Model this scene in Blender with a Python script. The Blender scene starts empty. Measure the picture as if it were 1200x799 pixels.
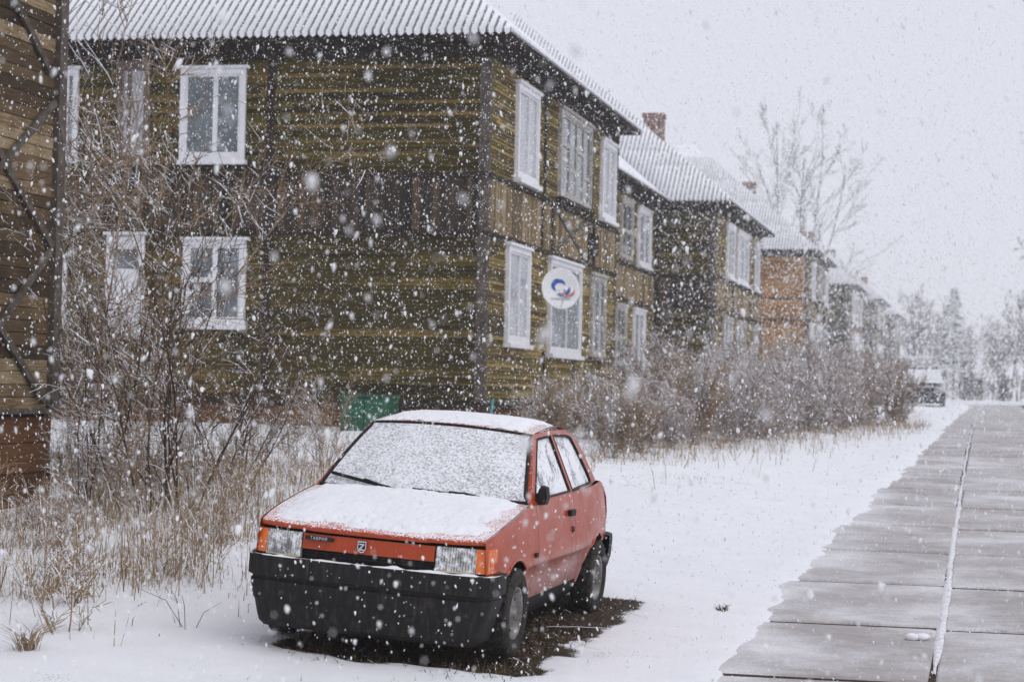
import bpy, bmesh, math, random
import numpy as np
from mathutils import Vector, Matrix

# ------------------------------------------------------------------ camera
SC = bpy.context.scene
COL = SC.collection
F, W, H = 2490.0, 1200.0, 799.0
YAW, PITCH, ROLL = math.radians(12.63), math.radians(1.28), math.radians(1.2)
EYE = np.array([0.0, 0.0, 2.34])
fw = np.array([-math.sin(YAW)*math.cos(PITCH), math.cos(YAW)*math.cos(PITCH), math.sin(PITCH)])
r0 = np.array([math.cos(YAW), math.sin(YAW), 0.0]); u0 = np.cross(r0, fw)
rt = r0*math.cos(ROLL) + u0*math.sin(ROLL); up = -r0*math.sin(ROLL) + u0*math.cos(ROLL)
cd = bpy.data.cameras.new('camera'); cam = bpy.data.objects.new('camera', cd); COL.objects.link(cam)
cd.sensor_width = 36.0; cd.lens = F/W*36.0; cd.clip_start = 0.1; cd.clip_end = 3000
m = Matrix.Identity(4)
for i in range(3):
    m[i][0], m[i][1], m[i][2], m[i][3] = rt[i], up[i], -fw[i], EYE[i]
cam.matrix_world = m
cd.dof.use_dof = True; cd.dof.focus_distance = 14.5; cd.dof.aperture_fstop = 3.6
SC.camera = cam

# ------------------------------------------------------------------ sky, sun, exposure
world = bpy.data.worlds.new('World'); SC.world = world; world.use_nodes = True
nt = world.node_tree; nt.nodes.clear()
SUN_EL, SUN_AZ = math.radians(50), math.radians(120)
sky = nt.nodes.new('ShaderNodeTexSky'); sky.sky_type = 'NISHITA'; sky.sun_disc = False
sky.sun_elevation = SUN_EL; sky.sun_rotation = SUN_AZ
mixw = nt.nodes.new('ShaderNodeMix'); mixw.data_type = 'RGBA'; mixw.inputs[0].default_value = 0.96
nt.links.new(sky.outputs[0], mixw.inputs[6]); mixw.inputs[7].default_value = (7.55, 7.68, 8.6, 1)   # closed snow cloud
bg = nt.nodes.new('ShaderNodeBackground'); bg.inputs[1].default_value = 0.1
out = nt.nodes.new('ShaderNodeOutputWorld')
nt.links.new(mixw.outputs[2], bg.inputs[0]); nt.links.new(bg.outputs[0], out.inputs[0])
sd = bpy.data.lights.new('sun', 'SUN'); sd.energy = 1.25; sd.angle = math.radians(60); sd.color = (1, .97, .93)
sun = bpy.data.objects.new('sun', sd); COL.objects.link(sun)
sv = Vector((math.sin(SUN_AZ)*math.cos(SUN_EL), math.cos(SUN_AZ)*math.cos(SUN_EL), math.sin(SUN_EL)))
sun.rotation_euler = sv.to_track_quat('Z', 'Y').to_euler(); sun.location = (20, -10, 40)
SC.view_settings.view_transform = 'Standard'; SC.view_settings.look = 'None'
SC.view_settings.exposure = 0.0; SC.view_settings.gamma = 1.0; SC.view_settings.use_curve_mapping = False
SC.render.engine = 'CYCLES'
SC.cycles.use_denoising = True
SC.cycles.use_adaptive_sampling = True; SC.cycles.adaptive_threshold = 0.025
SC.cycles.max_bounces = 4; SC.cycles.diffuse_bounces = 2; SC.cycles.glossy_bounces = 2
SC.cycles.volume_bounces = 1; SC.cycles.transparent_max_bounces = 8
SC.cycles.caustics_reflective = False; SC.cycles.caustics_refractive = False

# ------------------------------------------------------------------ terrain functions and pixel helpers
def zr(y):
    """height of the road: climbs 4.5 % and levels out towards the crest"""
    if y < 24: return 0.045*y
    if y < 50:
        t = y-24; return 1.08 + 0.045*t - 0.039*t*t/52.0
    if y < 105: return 1.743 + 0.006*(y-50)
    return 2.073
def sstep(a, b, x):
    t = min(1, max(0, (x-a)/(b-a))); return t*t*(3-2*t)
def zg(x, y):
    """verge and yard: rises gently to the left of the road"""
    d = min(max(-x-1.75, 0), 6.0)
    z = zr(y) + 0.06*d*(1-0.045*d)
    if x < -5: z += 0.010*min(max(y-40, 0), 110)*sstep(5, 8, -x)
    return z
def ray(px, py): return fw + rt*(px-W/2)/F - up*(py-H/2)/F
def on_plane(px, py, axis, val):
    d = ray(px, py); return EYE + d*(val-EYE[axis])/d[axis]
def on_ground(px, py):
    d = ray(px, py); t = 4.0
    while t < 300:
        p = EYE + d*t
        if p[2] < zg(p[0], p[1]): break
        t += 0.02
    return EYE + d*t

# ------------------------------------------------------------------ material helpers
MATS = {}
class NT:
    def __init__(s, name, rough=.8, spec=.3, metal=0.0):
        s.m = bpy.data.materials.new(name); s.m.use_nodes = True; s.t = s.m.node_tree
        s.b = s.t.nodes['Principled BSDF']; s.out = s.t.nodes['Material Output']
        s.b.inputs['Roughness'].default_value = rough; s.b.inputs['Metallic'].default_value = metal
        s.b.inputs['Specular IOR Level'].default_value = spec
        MATS[name] = s.m
    def n(s, typ, **kw):
        nd = s.t.nodes.new(typ)
        for k, v in kw.items(): setattr(nd, k, v)
        return nd
    def L(s, a, b): s.t.links.new(a, b)
    def coord(s, scale=(1,1,1), which='Object'):
        tc = s.n('ShaderNodeTexCoord'); mp = s.n('ShaderNodeMapping'); mp.inputs['Scale'].default_value = scale
        s.L(tc.outputs[which], mp.inputs['Vector']); return mp.outputs[0]
    def noise(s, scale, detail=4, rough=.55, vec=None, dist=0):
        nd = s.n('ShaderNodeTexNoise'); nd.inputs['Scale'].default_value = scale; nd.inputs['Detail'].default_value = detail
        nd.inputs['Roughness'].default_value = rough; nd.inputs['Distortion'].default_value = dist
        s.L(vec if vec is not None else s.coord(), nd.inputs['Vector']); return nd.outputs['Fac']
    def ramp(s, fac, stops):
        nd = s.n('ShaderNodeValToRGB'); e = nd.color_ramp.elements
        while len(e) < len(stops): e.new(0.5)
        for el, (p, c) in zip(e, stops):
            el.position = p; el.color = (c, c, c, 1) if isinstance(c, (int, float)) else (*c, 1)
        s.L(fac, nd.inputs[0]); return nd.outputs[0]
    def mix(s, fac, a, b, blend='MIX'):
        nd = s.n('ShaderNodeMix', data_type='RGBA', blend_type=blend)
        for v, i in ((fac, 0), (a, 6), (b, 7)):
            if isinstance(v, (int, float)): nd.inputs[i].default_value = v
            elif isinstance(v, tuple): nd.inputs[i].default_value = (*v, 1)
            else: s.L(v, nd.inputs[i])
        return nd.outputs[2]
    def math(s, op, a, b=0.0, c=0.0):
        nd = s.n('ShaderNodeMath', operation=op)
        for i, v in enumerate((a, b, c)):
            if isinstance(v, (int, float)): nd.inputs[i].default_value = v
            else: s.L(v, nd.inputs[i])
        return nd.outputs[0]
    def sep(s, vec):
        nd = s.n('ShaderNodeSeparateXYZ'); s.L(vec, nd.inputs[0]); return nd.outputs
    def upz(s):
        g = s.n('ShaderNodeNewGeometry'); return s.sep(g.outputs['Normal'])[2]
    def wnoise(s, val):
        nd = s.n('ShaderNodeTexWhiteNoise', noise_dimensions='1D'); s.L(val, nd.inputs['W']); return nd.outputs[0]
    def rand(s):
        return s.n('ShaderNodeObjectInfo').outputs['Random']
    def color(s, c):
        if isinstance(c, tuple): s.b.inputs['Base Color'].default_value = (*c, 1)
        else: s.L(c, s.b.inputs['Base Color'])
        return s
    def roughin(s, v): s.L(v, s.b.inputs['Roughness']); return s
    def bump(s, h, strength=.3, dist=.02):
        nd = s.n('ShaderNodeBump'); nd.inputs['Strength'].default_value = strength; nd.inputs['Distance'].default_value = dist
        s.L(h, nd.inputs['Height']); s.L(nd.outputs[0], s.b.inputs['Normal']); return s

SNOW = (.86, .875, .92)
def plain(name, c, rough=.7, spec=.3, metal=0, vary=.25, scale=8):
    k = NT(name, rough, spec, metal); n = k.noise(scale, 5)
    lo = tuple(v*(1-vary) for v in c); hi = tuple(min(1, v*(1+vary)) for v in c)
    k.color(k.ramp(n, [(.3, lo), (.7, hi)])); return k

k = NT('snow', .75, .25); k.color(k.ramp(k.noise(2.5, 5), [(.3, (.76,.775,.82)), (.7, (.82,.83,.865))]))
k.bump(k.noise(35, 6, .65), .5, .02)
# verge: snow with thin places where dead grass and soil show; bare under the car body
def verge_material():
    k = NT('snow_verge', .8, .25); c = k.coord()
    fine = k.noise(60, 6, .7, c); mid = k.noise(1.3, 5, .6, c); big = k.noise(.35, 3, .5, c)
    soil = k.ramp(k.noise(25, 5, .7, c), [(.3, (.018,.013,.008)), (.55, (.05,.037,.022)), (.8, (.11,.085,.05))])
    sno = k.ramp(k.noise(3, 5, .6, c), [(.3, (.80,.815,.86)), (.7, (.85,.86,.895))])
    thin = k.math('ADD', k.math('MULTIPLY', mid, .55), k.math('MULTIPLY', fine, .62))
    at = k.n('ShaderNodeAttribute', attribute_name='bare'); 
    tot = k.math('ADD', thin, k.math('MULTIPLY', at.outputs['Fac'], .75))
    msk = k.ramp(tot, [(.712, 0), (.80, 1)])
    k.color(k.mix(msk, sno, soil)); k.bump(k.math('ADD', fine, k.math('MULTIPLY', k.noise(12, 4, .6, c), 1.2)), .5, .03)
verge_material()
k = NT('soil', .95, .1); k.color(k.ramp(k.noise(14, 6, .7), [(.3, (.028,.021,.015)), (.6, (.065,.05,.036)), (.8, (.14,.115,.085))])); k.bump(k.noise(40, 5), .6, .03)
# wet concrete with a dusting of snow
k = NT('concrete', .55, .4); c = k.coord((1,1,1)); cs = k.coord((1.2, 3, 1))
base = k.ramp(k.noise(3, 6, .65, c), [(.25, (.25,.23,.225)), (.5, (.34,.315,.31)), (.75, (.42,.395,.385))])
base = k.mix(k.ramp(k.noise(5, 8, .8, cs), [(.45, 0), (.75, .75)]), base, (.15,.13,.12))
base = k.mix(k.math('MULTIPLY', k.rand(), .45), base, (.44,.415,.41))
base = k.mix(k.ramp(k.noise(130, 3, .8, c), [(.30, .7), (.42, 0)]), base, (.10,.085,.075))
gp = k.n('ShaderNodeNewGeometry'); gx_ = k.sep(gp.outputs['Position'])[0]
edge_ = k.math('MULTIPLY', k.math('MAXIMUM', k.math('SUBTRACT', -.95, gx_), 0.0), .14)
dust = k.ramp(k.math('ADD', k.math('MULTIPLY', k.noise(45, 8, .85, c), .6), k.math('ADD', edge_, k.math('MULTIPLY', k.noise(1.1, 4, .6, k.n('ShaderNodeNewGeometry').outputs['Position']), .5))), [(.52, 0), (.72, .75)])
k.color(k.mix(dust, base, SNOW)); k.roughin(k.ramp(k.noise(5, 4, .6, c), [(.3, .35), (.7, .8)]))
k.bump(k.noise(90, 5, .7, c), .35, .008)

def siding(name, cols, exp, speck=.5, axis='x'):
    """weathered painted boards: every board its own tone, streaks along it, paint worn off"""
    k = NT(name, .85, .2); c = k.coord(); s3 = k.sep(c)
    brd = k.math('FLOOR', k.math('DIVIDE', k.math('SUBTRACT', s3[2], 2.06) if axis != 'v' else k.math('ADD', s3[0], s3[1]), exp))
    rnd = k.wnoise(brd)
    seg = k.math('FLOOR', k.math('DIVIDE', k.math('ADD', k.math('ADD', s3[0], s3[1]), k.math('MULTIPLY', rnd, 7.3)), 2.6))
    rnd = k.wnoise(k.math('ADD', k.math('MULTIPLY', seg, 17.31), brd))
    sc = {'x': (1.2, 1.2, 30), 'v': (22, 22, 1.0)}[axis]
    streak = k.noise(2.2, 6, .65, k.coord(sc)); big = k.noise(.55, 4, .6, c)
    v = k.math('ADD', k.math('MULTIPLY', rnd, .36), k.math('ADD', k.math('MULTIPLY', streak, .61), k.math('MULTIPLY', big, .40)))
    k.color(k.ramp(v, [(.44, cols[0]), (.62, cols[1]), (.76, cols[2]), (.90, cols[3])]))
    k.bump(streak, .5, .01); return k
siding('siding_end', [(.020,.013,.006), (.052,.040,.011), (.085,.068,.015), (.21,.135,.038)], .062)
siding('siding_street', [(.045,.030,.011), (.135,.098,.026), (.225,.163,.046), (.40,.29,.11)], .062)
siding('siding_orange', [(.13,.06,.02), (.28,.13,.035), (.40,.19,.05), (.48,.28,.10)], .062)
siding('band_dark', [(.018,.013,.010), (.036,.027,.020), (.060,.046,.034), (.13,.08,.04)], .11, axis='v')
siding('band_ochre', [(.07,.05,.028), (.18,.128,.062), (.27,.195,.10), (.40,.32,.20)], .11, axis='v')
k = NT('old_wood_dark', .9, .15); k.color(k.ramp(k.noise(4, 6, .65, k.coord((3,3,3))), [(.3, (.018,.013,.010)), (.6, (.045,.034,.026)), (.8, (.10,.085,.07))]))
k = NT('grey_wood', .9, .15); k.color(k.ramp(k.noise(5, 6, .65, k.coord((2,2,2))), [(.3, (.05,.04,.032)), (.6, (.12,.10,.085)), (.8, (.23,.20,.18))]))
# shed planks, each object its own tone
k = NT('shed_plank', .88, .15); st = k.noise(3, 6, .65, k.coord((3, 1.0, 24))); pt = k.noise(1.8, 4, .6)
v = k.math('ADD', k.math('MULTIPLY', k.rand(), .42), k.math('ADD', k.math('MULTIPLY', st, .60), k.math('MULTIPLY', pt, .45)))
k.color(k.ramp(v, [(.46, (.028,.020,.013)), (.64, (.085,.056,.030)), (.80, (.15,.10,.052)), (.94, (.32,.245,.15))])); k.bump(st, .6, .01)
k = NT('plinth_board', .88, .15); st = k.noise(3, 6, .65, k.coord((3, 1.0, 14)))
v = k.math('ADD', k.math('MULTIPLY', k.rand(), .25), k.math('MULTIPLY', st, .8))
k.color(k.ramp(v, [(.3, (.06,.026,.013)), (.55, (.135,.058,.024)), (.85, (.20,.115,.06))])); k.bump(st, .5, .01)
k = NT('white_paint', .5, .4); k.color(k.ramp(k.noise(9, 5, .6), [(.25, (.66,.66,.68)), (.6, (.80,.80,.83))]))
k = NT('worn_white', .75, .2); k.color(k.ramp(k.noise(16, 6, .7, k.coord((2,2,.6))), [(.36, (.16,.13,.10)), (.5, (.45,.42,.39)), (.7, (.66,.64,.63))]))
k = NT('worn_brown', .8, .2); k.color(k.ramp(k.noise(16, 6, .7, k.coord((2,2,.6))), [(.3, (.07,.05,.035)), (.55, (.17,.13,.10)), (.75, (.40,.36,.32))]))
k = NT('pane_glass', .06, .6); k.color(k.ramp(k.noise(2.2, 5, .65), [(.30, (.035,.04,.045)), (.52, (.13,.15,.165)), (.72, (.33,.37,.40))]))  # lace and reflections painted into the base colour as pale mottling
k = NT('pane_curtain', .12, .6); k.color(k.ramp(k.noise(7, 5, .6, k.coord((3,3,.5))), [(.3, (.26,.27,.30)), (.7, (.52,.53,.56))]))
# corrugated sheets: snow in the troughs, grey crests
k = NT('slate_sheet', .85, .2); s3 = k.sep(k.coord()); ph = k.math('FRACT', k.math('DIVIDE', s3[0], .13))
cr = k.math('ABSOLUTE', k.math('SUBTRACT', ph, .5))           # 0.5 at the trough, 0 at the crest
cov = k.math('ADD', cr, k.math('MULTIPLY', k.noise(9, 5, .7), .35))
k.color(k.mix(k.ramp(cov, [(.25, 0), (.38, 1)]), (.14,.135,.14), (.80,.81,.85)))
k = NT('roof_snow', .8, .2); k.color(k.ramp(k.noise(4, 6, .7), [(.30, (.50,.50,.53)), (.5, (.80,.815,.86))]))
k = NT('brick', .9, .15); k.color(k.ramp(k.noise(9, 5, .7), [(.3, (.11,.06,.05)), (.52, (.22,.125,.10)), (.68, (.45,.38,.36))]))
plain('green_paint', (.018,.10,.055), .5, .4, 0, .35)
plain('teal_paint', (.05,.26,.27), .5, .4)
k = NT('dish_white', .4, .4); k.color((.76,.77,.80))
plain('logo_blue', (.03,.12,.42), .5); plain('logo_red', (.55,.16,.16), .5); plain('logo_grey', (.35,.38,.42), .5)
# plants
def twig(name, c0, c1, snow=.5):
    k = NT(name, .9, .1); n = k.noise(6, 4, .6); b = k.ramp(n, [(.3, c0), (.7, c1)])
    a = k.math('ADD', k.math('MULTIPLY', k.upz(), .42), k.math('MULTIPLY', k.noise(14, 4, .7), .9))
    k.color(k.mix(k.ramp(a, [(1.0-snow, 0), (1.08-snow, 1)]), b, (.82,.835,.88)))
twig('twig_dark', (.030,.019,.013), (.11,.072,.048), .36)
twig('twig_tan', (.15,.10,.06), (.40,.29,.19), .42)
twig('twig_hedge', (.12,.075,.05), (.38,.27,.19), .55)
twig('bark_grey', (.05,.042,.038), (.12,.10,.09), .25)
twig('dry_grass', (.15,.095,.045), (.44,.31,.175), .42)
twig('grass_brown', (.035,.024,.012), (.15,.10,.05), .16)
twig('spruce_green', (.012,.022,.016), (.035,.05,.035), .36)
k = NT('dead_leaf', .8, .2); k.color(k.ramp(k.noise(20, 3), [(.3, (.11,.055,.025)), (.7, (.26,.14,.06))]))
k = NT('flake', .9, .1); k.color((.97,.975,.985)); 
tr = k.n('ShaderNodeBsdfTranslucent'); tr.inputs[0].default_value = (.97,.975,.985,1); ms = k.n('ShaderNodeMixShader'); ms.inputs[0].default_value = .5
k.L(k.b.outputs[0], ms.inputs[1]); k.L(tr.outputs[0], ms.inputs[2]); k.L(ms.outputs[0], k.out.inputs[0])
# car
def paint(name, c, dust, pale_low=False):
    k = NT(name, .30, .28); n = k.noise(5, 5, .65)
    b = k.ramp(n, [(.3, tuple(v*.82 for v in c)), (.7, c)])
    sp = k.math('ADD', k.noise(75, 4, .75), k.math('MULTIPLY', k.upz(), .20))
    sp = k.math('ADD', sp, k.math('MULTIPLY', k.noise(3.5, 4, .6), .22))
    if pale_low:  # paler, speckled colour low on the body side
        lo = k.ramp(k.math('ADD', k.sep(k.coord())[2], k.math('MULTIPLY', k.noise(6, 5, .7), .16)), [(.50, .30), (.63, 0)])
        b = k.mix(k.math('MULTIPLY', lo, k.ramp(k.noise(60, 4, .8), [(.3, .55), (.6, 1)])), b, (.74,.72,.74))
    k.color(k.mix(k.ramp(sp, [(.80-dust, 0), (.88-dust, .9)]), b, SNOW))
    k.roughin(k.ramp(k.noise(7, 4, .6), [(.3, .22), (.7, .45)]))
    k.b.inputs['Coat Weight'].default_value = .2; k.b.inputs['Coat Roughness'].default_value = .12
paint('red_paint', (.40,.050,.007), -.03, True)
paint('red_top', (.42,.054,.008), .07)
k = NT('black_plastic', .6, .22); n = k.noise(6, 5, .7, k.coord((6,6,.7)))
k.color(k.ramp(n, [(.3, (.005,.004,.0035)), (.52, (.011,.009,.008)), (.72, (.05,.044,.040))]))
k = NT('rubber', .85, .2); n = k.noise(25, 5, .7); k.color(k.ramp(n, [(.35, (.012,.011,.010)), (.6, (.045,.04,.036)), (.75, (.16,.15,.14))]))
plain('underbody', (.012,.011,.010), .9, .1)
k = NT('steel_rim', .55, .4, .4); k.color(k.ramp(k.noise(12, 5, .7), [(.3, (.05,.04,.035)), (.55, (.20,.19,.18)), (.75, (.42,.41,.41))]))
k = NT('snowy_glass', .5, .4); n1 = k.noise(55, 4, .7); n2 = k.noise(4, 4, .6); n3 = k.noise(140, 3, .7)
cov = k.math('ADD', k.math('MULTIPLY', n1, .72), k.math('ADD', k.math('MULTIPLY', n2, .16), k.math('MULTIPLY', n3, .34)))
k.color(k.mix(k.ramp(cov, [(.50, 0), (.66, 1)]), (.30,.305,.32), (.84,.855,.90))); k.bump(n1, .8, .012)
k.roughin(k.ramp(cov, [(.46, .15), (.58, .85)]))
k = NT('frosted_side', .4, .4); s3 = k.sep(k.coord()); n1 = k.noise(38, 4, .7); n2 = k.noise(5, 5, .65)
cov = k.math('ADD', k.math('MULTIPLY', n1, .45), k.math('MULTIPLY', n2, .75))
k.color(k.mix(k.ramp(cov, [(.47, 0), (.60, 1)]), (.07,.075,.08), (.83,.845,.89))); k.roughin(k.ramp(cov, [(.5, .12), (.6, .8)]))
k = NT('lamp_glass', .10, .6); x_ = k.sep(k.coord())[0]
rib = k.math('ABSOLUTE', k.math('SUBTRACT', k.math('FRACT', k.math('MULTIPLY', x_, 62)), .5))
lens = k.mix(k.ramp(rib, [(.08, 0), (.30, 1)]), (.16,.155,.15), (.50,.49,.47))
lens = k.mix(k.ramp(k.noise(11, 3, .6), [(.40, .75), (.56, 0)]), lens, (.07,.07,.07))
k.color(k.mix(k.ramp(k.math('ADD', k.noise(26, 5, .75), k.math('MULTIPLY', k.noise(7, 3), .35)), [(.66, 0), (.78, 1)]), lens, (.78,.79,.82))); k.bump(rib, .35, .004)
k = NT('amber', .25, .5); k.color(k.mix(k.ramp(k.noise(50, 3, .7), [(.58, 0), (.66, 1)]), (.70,.15,.015), SNOW))
k = NT('chrome', .25, .5, .9); k.color((.62,.62,.64))
plain('cream_rim', (.55,.50,.36), .5)
paint('white_car_paint', (.72,.73,.76), .06)
plain('van_grey', (.52,.54,.58), .5)
plain('dark_glass', (.05,.055,.065), .1, .6)

# ------------------------------------------------------------------ geometry helpers
class MB:
    def __init__(s): s.v = []; s.f = []
    def quad(s, *p):
        b = len(s.v); s.v += [tuple(q) for q in p]; s.f.append(tuple(range(b, b+len(p)))); return s
    def box(s, x0, x1, y0, y1, z0, z1):
        b = len(s.v)
        s.v += [(x0,y0,z0),(x1,y0,z0),(x1,y1,z0),(x0,y1,z0),(x0,y0,z1),(x1,y0,z1),(x1,y1,z1),(x0,y1,z1)]
        s.f += [tuple(b+i for i in q) for q in ((3,2,1,0),(4,5,6,7),(0,1,5,4),(1,2,6,5),(2,3,7,6),(3,0,4,7))]; return s
    def beam(s, a, b, w, d, nrm):
        """bar from a to b, w across, d thick along nrm"""
        a, b, n = Vector(a), Vector(b), Vector(nrm).normalized(); t = (b-a).normalized(); c = t.cross(n).normalized()*(w/2); n = n*d
        i = len(s.v); s.v += [tuple(p) for p in (a-c, a+c, a+c+n, a-c+n, b-c, b+c, b+c+n, b-c+n)]
        s.f += [tuple(i+j for j in q) for q in ((0,1,2,3),(7,6,5,4),(0,4,5,1),(1,5,6,2),(2,6,7,3),(3,7,4,0))]; return s
    def tube(s, pts, rad, n=3, cap=False):
        prev = None; b0 = len(s.v); L = len(pts)
        for i, p in enumerate(pts):
            q = pts[min(i+1, L-1)]; o = pts[max(i-1, 0)]
            tx, ty, tz = q[0]-o[0], q[1]-o[1], q[2]-o[2]
            l = math.sqrt(tx*tx+ty*ty+tz*tz) or 1; tx, ty, tz = tx/l, ty/l, tz/l
            if abs(tz) < .9: ax, ay, az = -ty, tx, 0.0
            else: ax, ay, az = 0.0, -tz, ty
            l = math.sqrt(ax*ax+ay*ay+az*az) or 1; ax, ay, az = ax/l, ay/l, az/l
            bx, by, bz = ty*az-tz*ay, tz*ax-tx*az, tx*ay-ty*ax
            r = rad[i] if isinstance(rad, (list, tuple)) else rad
            for j in range(n):
                a = 6.28318*j/n; ca, sa = math.cos(a)*r, math.sin(a)*r
                s.v.append((p[0]+ax*ca+bx*sa, p[1]+ay*ca+by*sa, p[2]+az*ca+bz*sa))
            if i:
                c = b0+n*(i-1); d = c+n
                for j in range(n):
                    j2 = (j+1) % n; s.f.append((c+j, c+j2, d+j2, d+j))
        if cap:
            s.f.append(tuple(range(b0+n-1, b0-1, -1))); e = b0+n*(L-1); s.f.append(tuple(range(e, e+n)))
        return s
    def lathe_x(s, prof, cx, cy, cz, n=28, sgn=1):
        """prof of (radius, offset along x)"""
        b = len(s.v)
        for r, o in prof:
            for j in range(n):
                a = 2*math.pi*j/n; s.v.append((cx+sgn*o, cy+r*math.cos(a), cz+r*math.sin(a)))
        for i in range(len(prof)-1):
            for j in range(n):
                j2 = (j+1) % n; q = (b+i*n+j, b+i*n+j2, b+(i+1)*n+j2, b+(i+1)*n+j)
                s.f.append(q)
        return s
    def grid(s, rows):
        b = len(s.v); R, Cn = len(rows), len(rows[0])
        for r in rows: s.v += [tuple(p) for p in r]
        for i in range(R-1):
            for j in range(Cn-1):
                s.f.append((b+i*Cn+j, b+i*Cn+j+1, b+(i+1)*Cn+j+1, b+(i+1)*Cn+j))
        return s
    def prism(s, poly, fn, d0, d1):
        """polygon of 2D points, mapped to 3D by fn(a, b, depth), between depths d0 and d1"""
        n = len(poly); b = len(s.v)
        s.v += [tuple(fn(a, c, d0)) for a, c in poly] + [tuple(fn(a, c, d1)) for a, c in poly]
        s.f.append(tuple(range(b, b+n))); s.f.append(tuple(range(b+2*n-1, b+n-1, -1)))
        for i in range(n):
            j = (i+1) % n; s.f.append((b+i, b+n+i, b+n+j, b+j))
        return s
    def mesh(s, name, mat, smooth=False):
        me = bpy.data.meshes.new(name); me.from_pydata(s.v, [], s.f); me.materials.append(MATS[mat])
        if smooth: me.polygons.foreach_set('use_smooth', [True]*len(me.polygons))
        me.update(); return me
    def build(s, name, mat, parent=None, smooth=False, fix=False):
        me = s.mesh(name, mat, smooth)
        if fix:
            bm = bmesh.new(); bm.from_mesh(me); bmesh.ops.remove_doubles(bm, verts=bm.verts, dist=1e-4)
            bmesh.ops.recalc_face_normals(bm, faces=bm.faces); bm.to_mesh(me); bm.free()
        return link(name, me, parent)
def link(name, data, parent=None, loc=None):
    o = bpy.data.objects.new(name, data); COL.objects.link(o); o.parent = parent
    if loc is not None: o.location = loc
    return o
def tag(o, label=None, cat=None, group=None, kind=None):
    if label: o['label'] = label
    if cat: o['category'] = cat
    if group: o['group'] = group
    if kind: o['kind'] = kind
    return o
KIDS = {}
def copy_tree(o, parent=None):
    c = o.copy(); COL.objects.link(c); c.parent = parent
    for ch in o.children: copy_tree(ch, c)
    return c
rng = random.Random(7)
def vnoise(seed):
    """smooth 2D value noise"""
    g = np.random.default_rng(seed).random((64, 64))
    def f(x, y):
        xi, yi = math.floor(x), math.floor(y); u, v = x-xi, y-yi; u, v = u*u*(3-2*u), v*v*(3-2*v)
        a, b = g[xi % 64, yi % 64], g[(xi+1) % 64, yi % 64]; c, d = g[xi % 64, (yi+1) % 64], g[(xi+1) % 64, (yi+1) % 64]
        return (a*(1-u)+b*u)*(1-v)+(c*(1-u)+d*u)*v
    return f
N1, N2, N3 = vnoise(1), vnoise(2), vnoise(3)

# ------------------------------------------------------------------ ground, road, snow
CARP = dict(o=Vector((-3.641, 12.184, .718)), yaw=.038, pitch=.014, roll=-.060)
def car_axes():
    ya, pi, ro = CARP['yaw'], CARP['pitch'], CARP['roll']
    l = Vector((math.sin(ya)*math.cos(pi), math.cos(ya)*math.cos(pi), math.sin(pi)))
    s0 = Vector((math.cos(ya), -math.sin(ya), 0)); z0 = s0.cross(l)
    return l, s0*math.cos(ro)+z0*math.sin(ro), -s0*math.sin(ro)+z0*math.cos(ro)
AL, AS, AZ = car_axes()
def car_local(x, y):
    dx, dy = x-CARP['o'].x, y-CARP['o'].y; c, s = math.cos(CARP['yaw']), math.sin(CARP['yaw'])
    return dx*c-dy*s, dx*s+dy*c            # sideways, lengthwise
gm = MB()
ys = [-6+2.5*i for i in range(45)] + [110+15*i for i in range(16)]
xs = [-120, -80, -50, -30, -20, -14, -10, -7, -5, -3.5, -2.3, -1.5, 2.2, 4, 8, 15, 30, 60, 100]
gm.grid([[(x, y, zg(x, y)-.14) for x in xs] for y in ys]); g = gm.build('ground', 'soil'); tag(g, kind='structure')
# edge of the snow along the slabs, read from the photograph
edge_px = [(100,790),(165,715),(210,645),(260,610),(280,540),(370,490),(365,465),(415,420),(425,395),(500,340),(520,300),(575,255),(625,215),(650,185),(690,145),(740,90),(775,62)]
EY, EX = [], []
for a, b in edge_px:
    p = on_ground(800+a/2.29, 450+b/2.29)
    if not EY or p[1] > EY[-1]+.05: EY.append(p[1]); EX.append(p[0])
EY = [0, 8]+EY+[99, 101.5, 320]; EX = [-1.8, -1.7]+EX+[-.9, 1.9, 1.9]
def snow_edge(y): return float(np.interp(y, EY, EX)) + .10*(N1(y*2.3, 5)-.5) + .05*(N2(y*7, 2)-.5) + (.025*(N2(y*23, 8)-.5) if y < 32 else 0)
def snow_lift(x, y, d):
    """loose relief of the snow sheet; d = distance from its edge"""
    e = min(1, d/.22)
    return -.012+.036*math.sqrt(e) + .05*(N1(x*.8, y*.8)-.5)*min(1, d/1.5) + .018*(N2(x*4, y*4)-.5)*e + .009*(N3(x*13, y*13)-.5)*e
yv = [2+.1*i for i in range(301)] + [32.2+.3*i for i in range(80)] + [56.5+1.2*i for i in range(45)] + [112+9*i for i in range(24)]
tv = [0,.012,.03,.06,.1,.16,.24,.34,.46,.6]+[.75+.15*i for i in range(28)]+[5.2+.4*i for i in range(12)]+[10.4,11.5,13,16,20,28,40,60,90]
rows = []; bare = []
for y in yv:
    e = snow_edge(y); row = []
    for t in tv:
        x = e-t; z = max(zg(x, y), zr(y)+.004)+snow_lift(x, y, t)+.10*sstep(101, 104, y)
        s, l = car_local(x, y)
        q = max(s-.92, -s-.62, -(l-.22), l-3.5); b = 1-sstep(-.12, .12, q+.25*(N2(x*3, y*3)-.5)+.12*(N3(x*11, y*11)-.5))
        z -= .035*b; row.append((x, y, z)); bare.append(b)
    rows.append(row)
vm = MB(); vm.grid(rows); vg = vm.build('snow_verge', 'snow_verge', None, True); tag(vg, kind='structure')
at = vg.data.attributes.new('bare', 'FLOAT', 'POINT'); at.data.foreach_set('value', bare)
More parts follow.
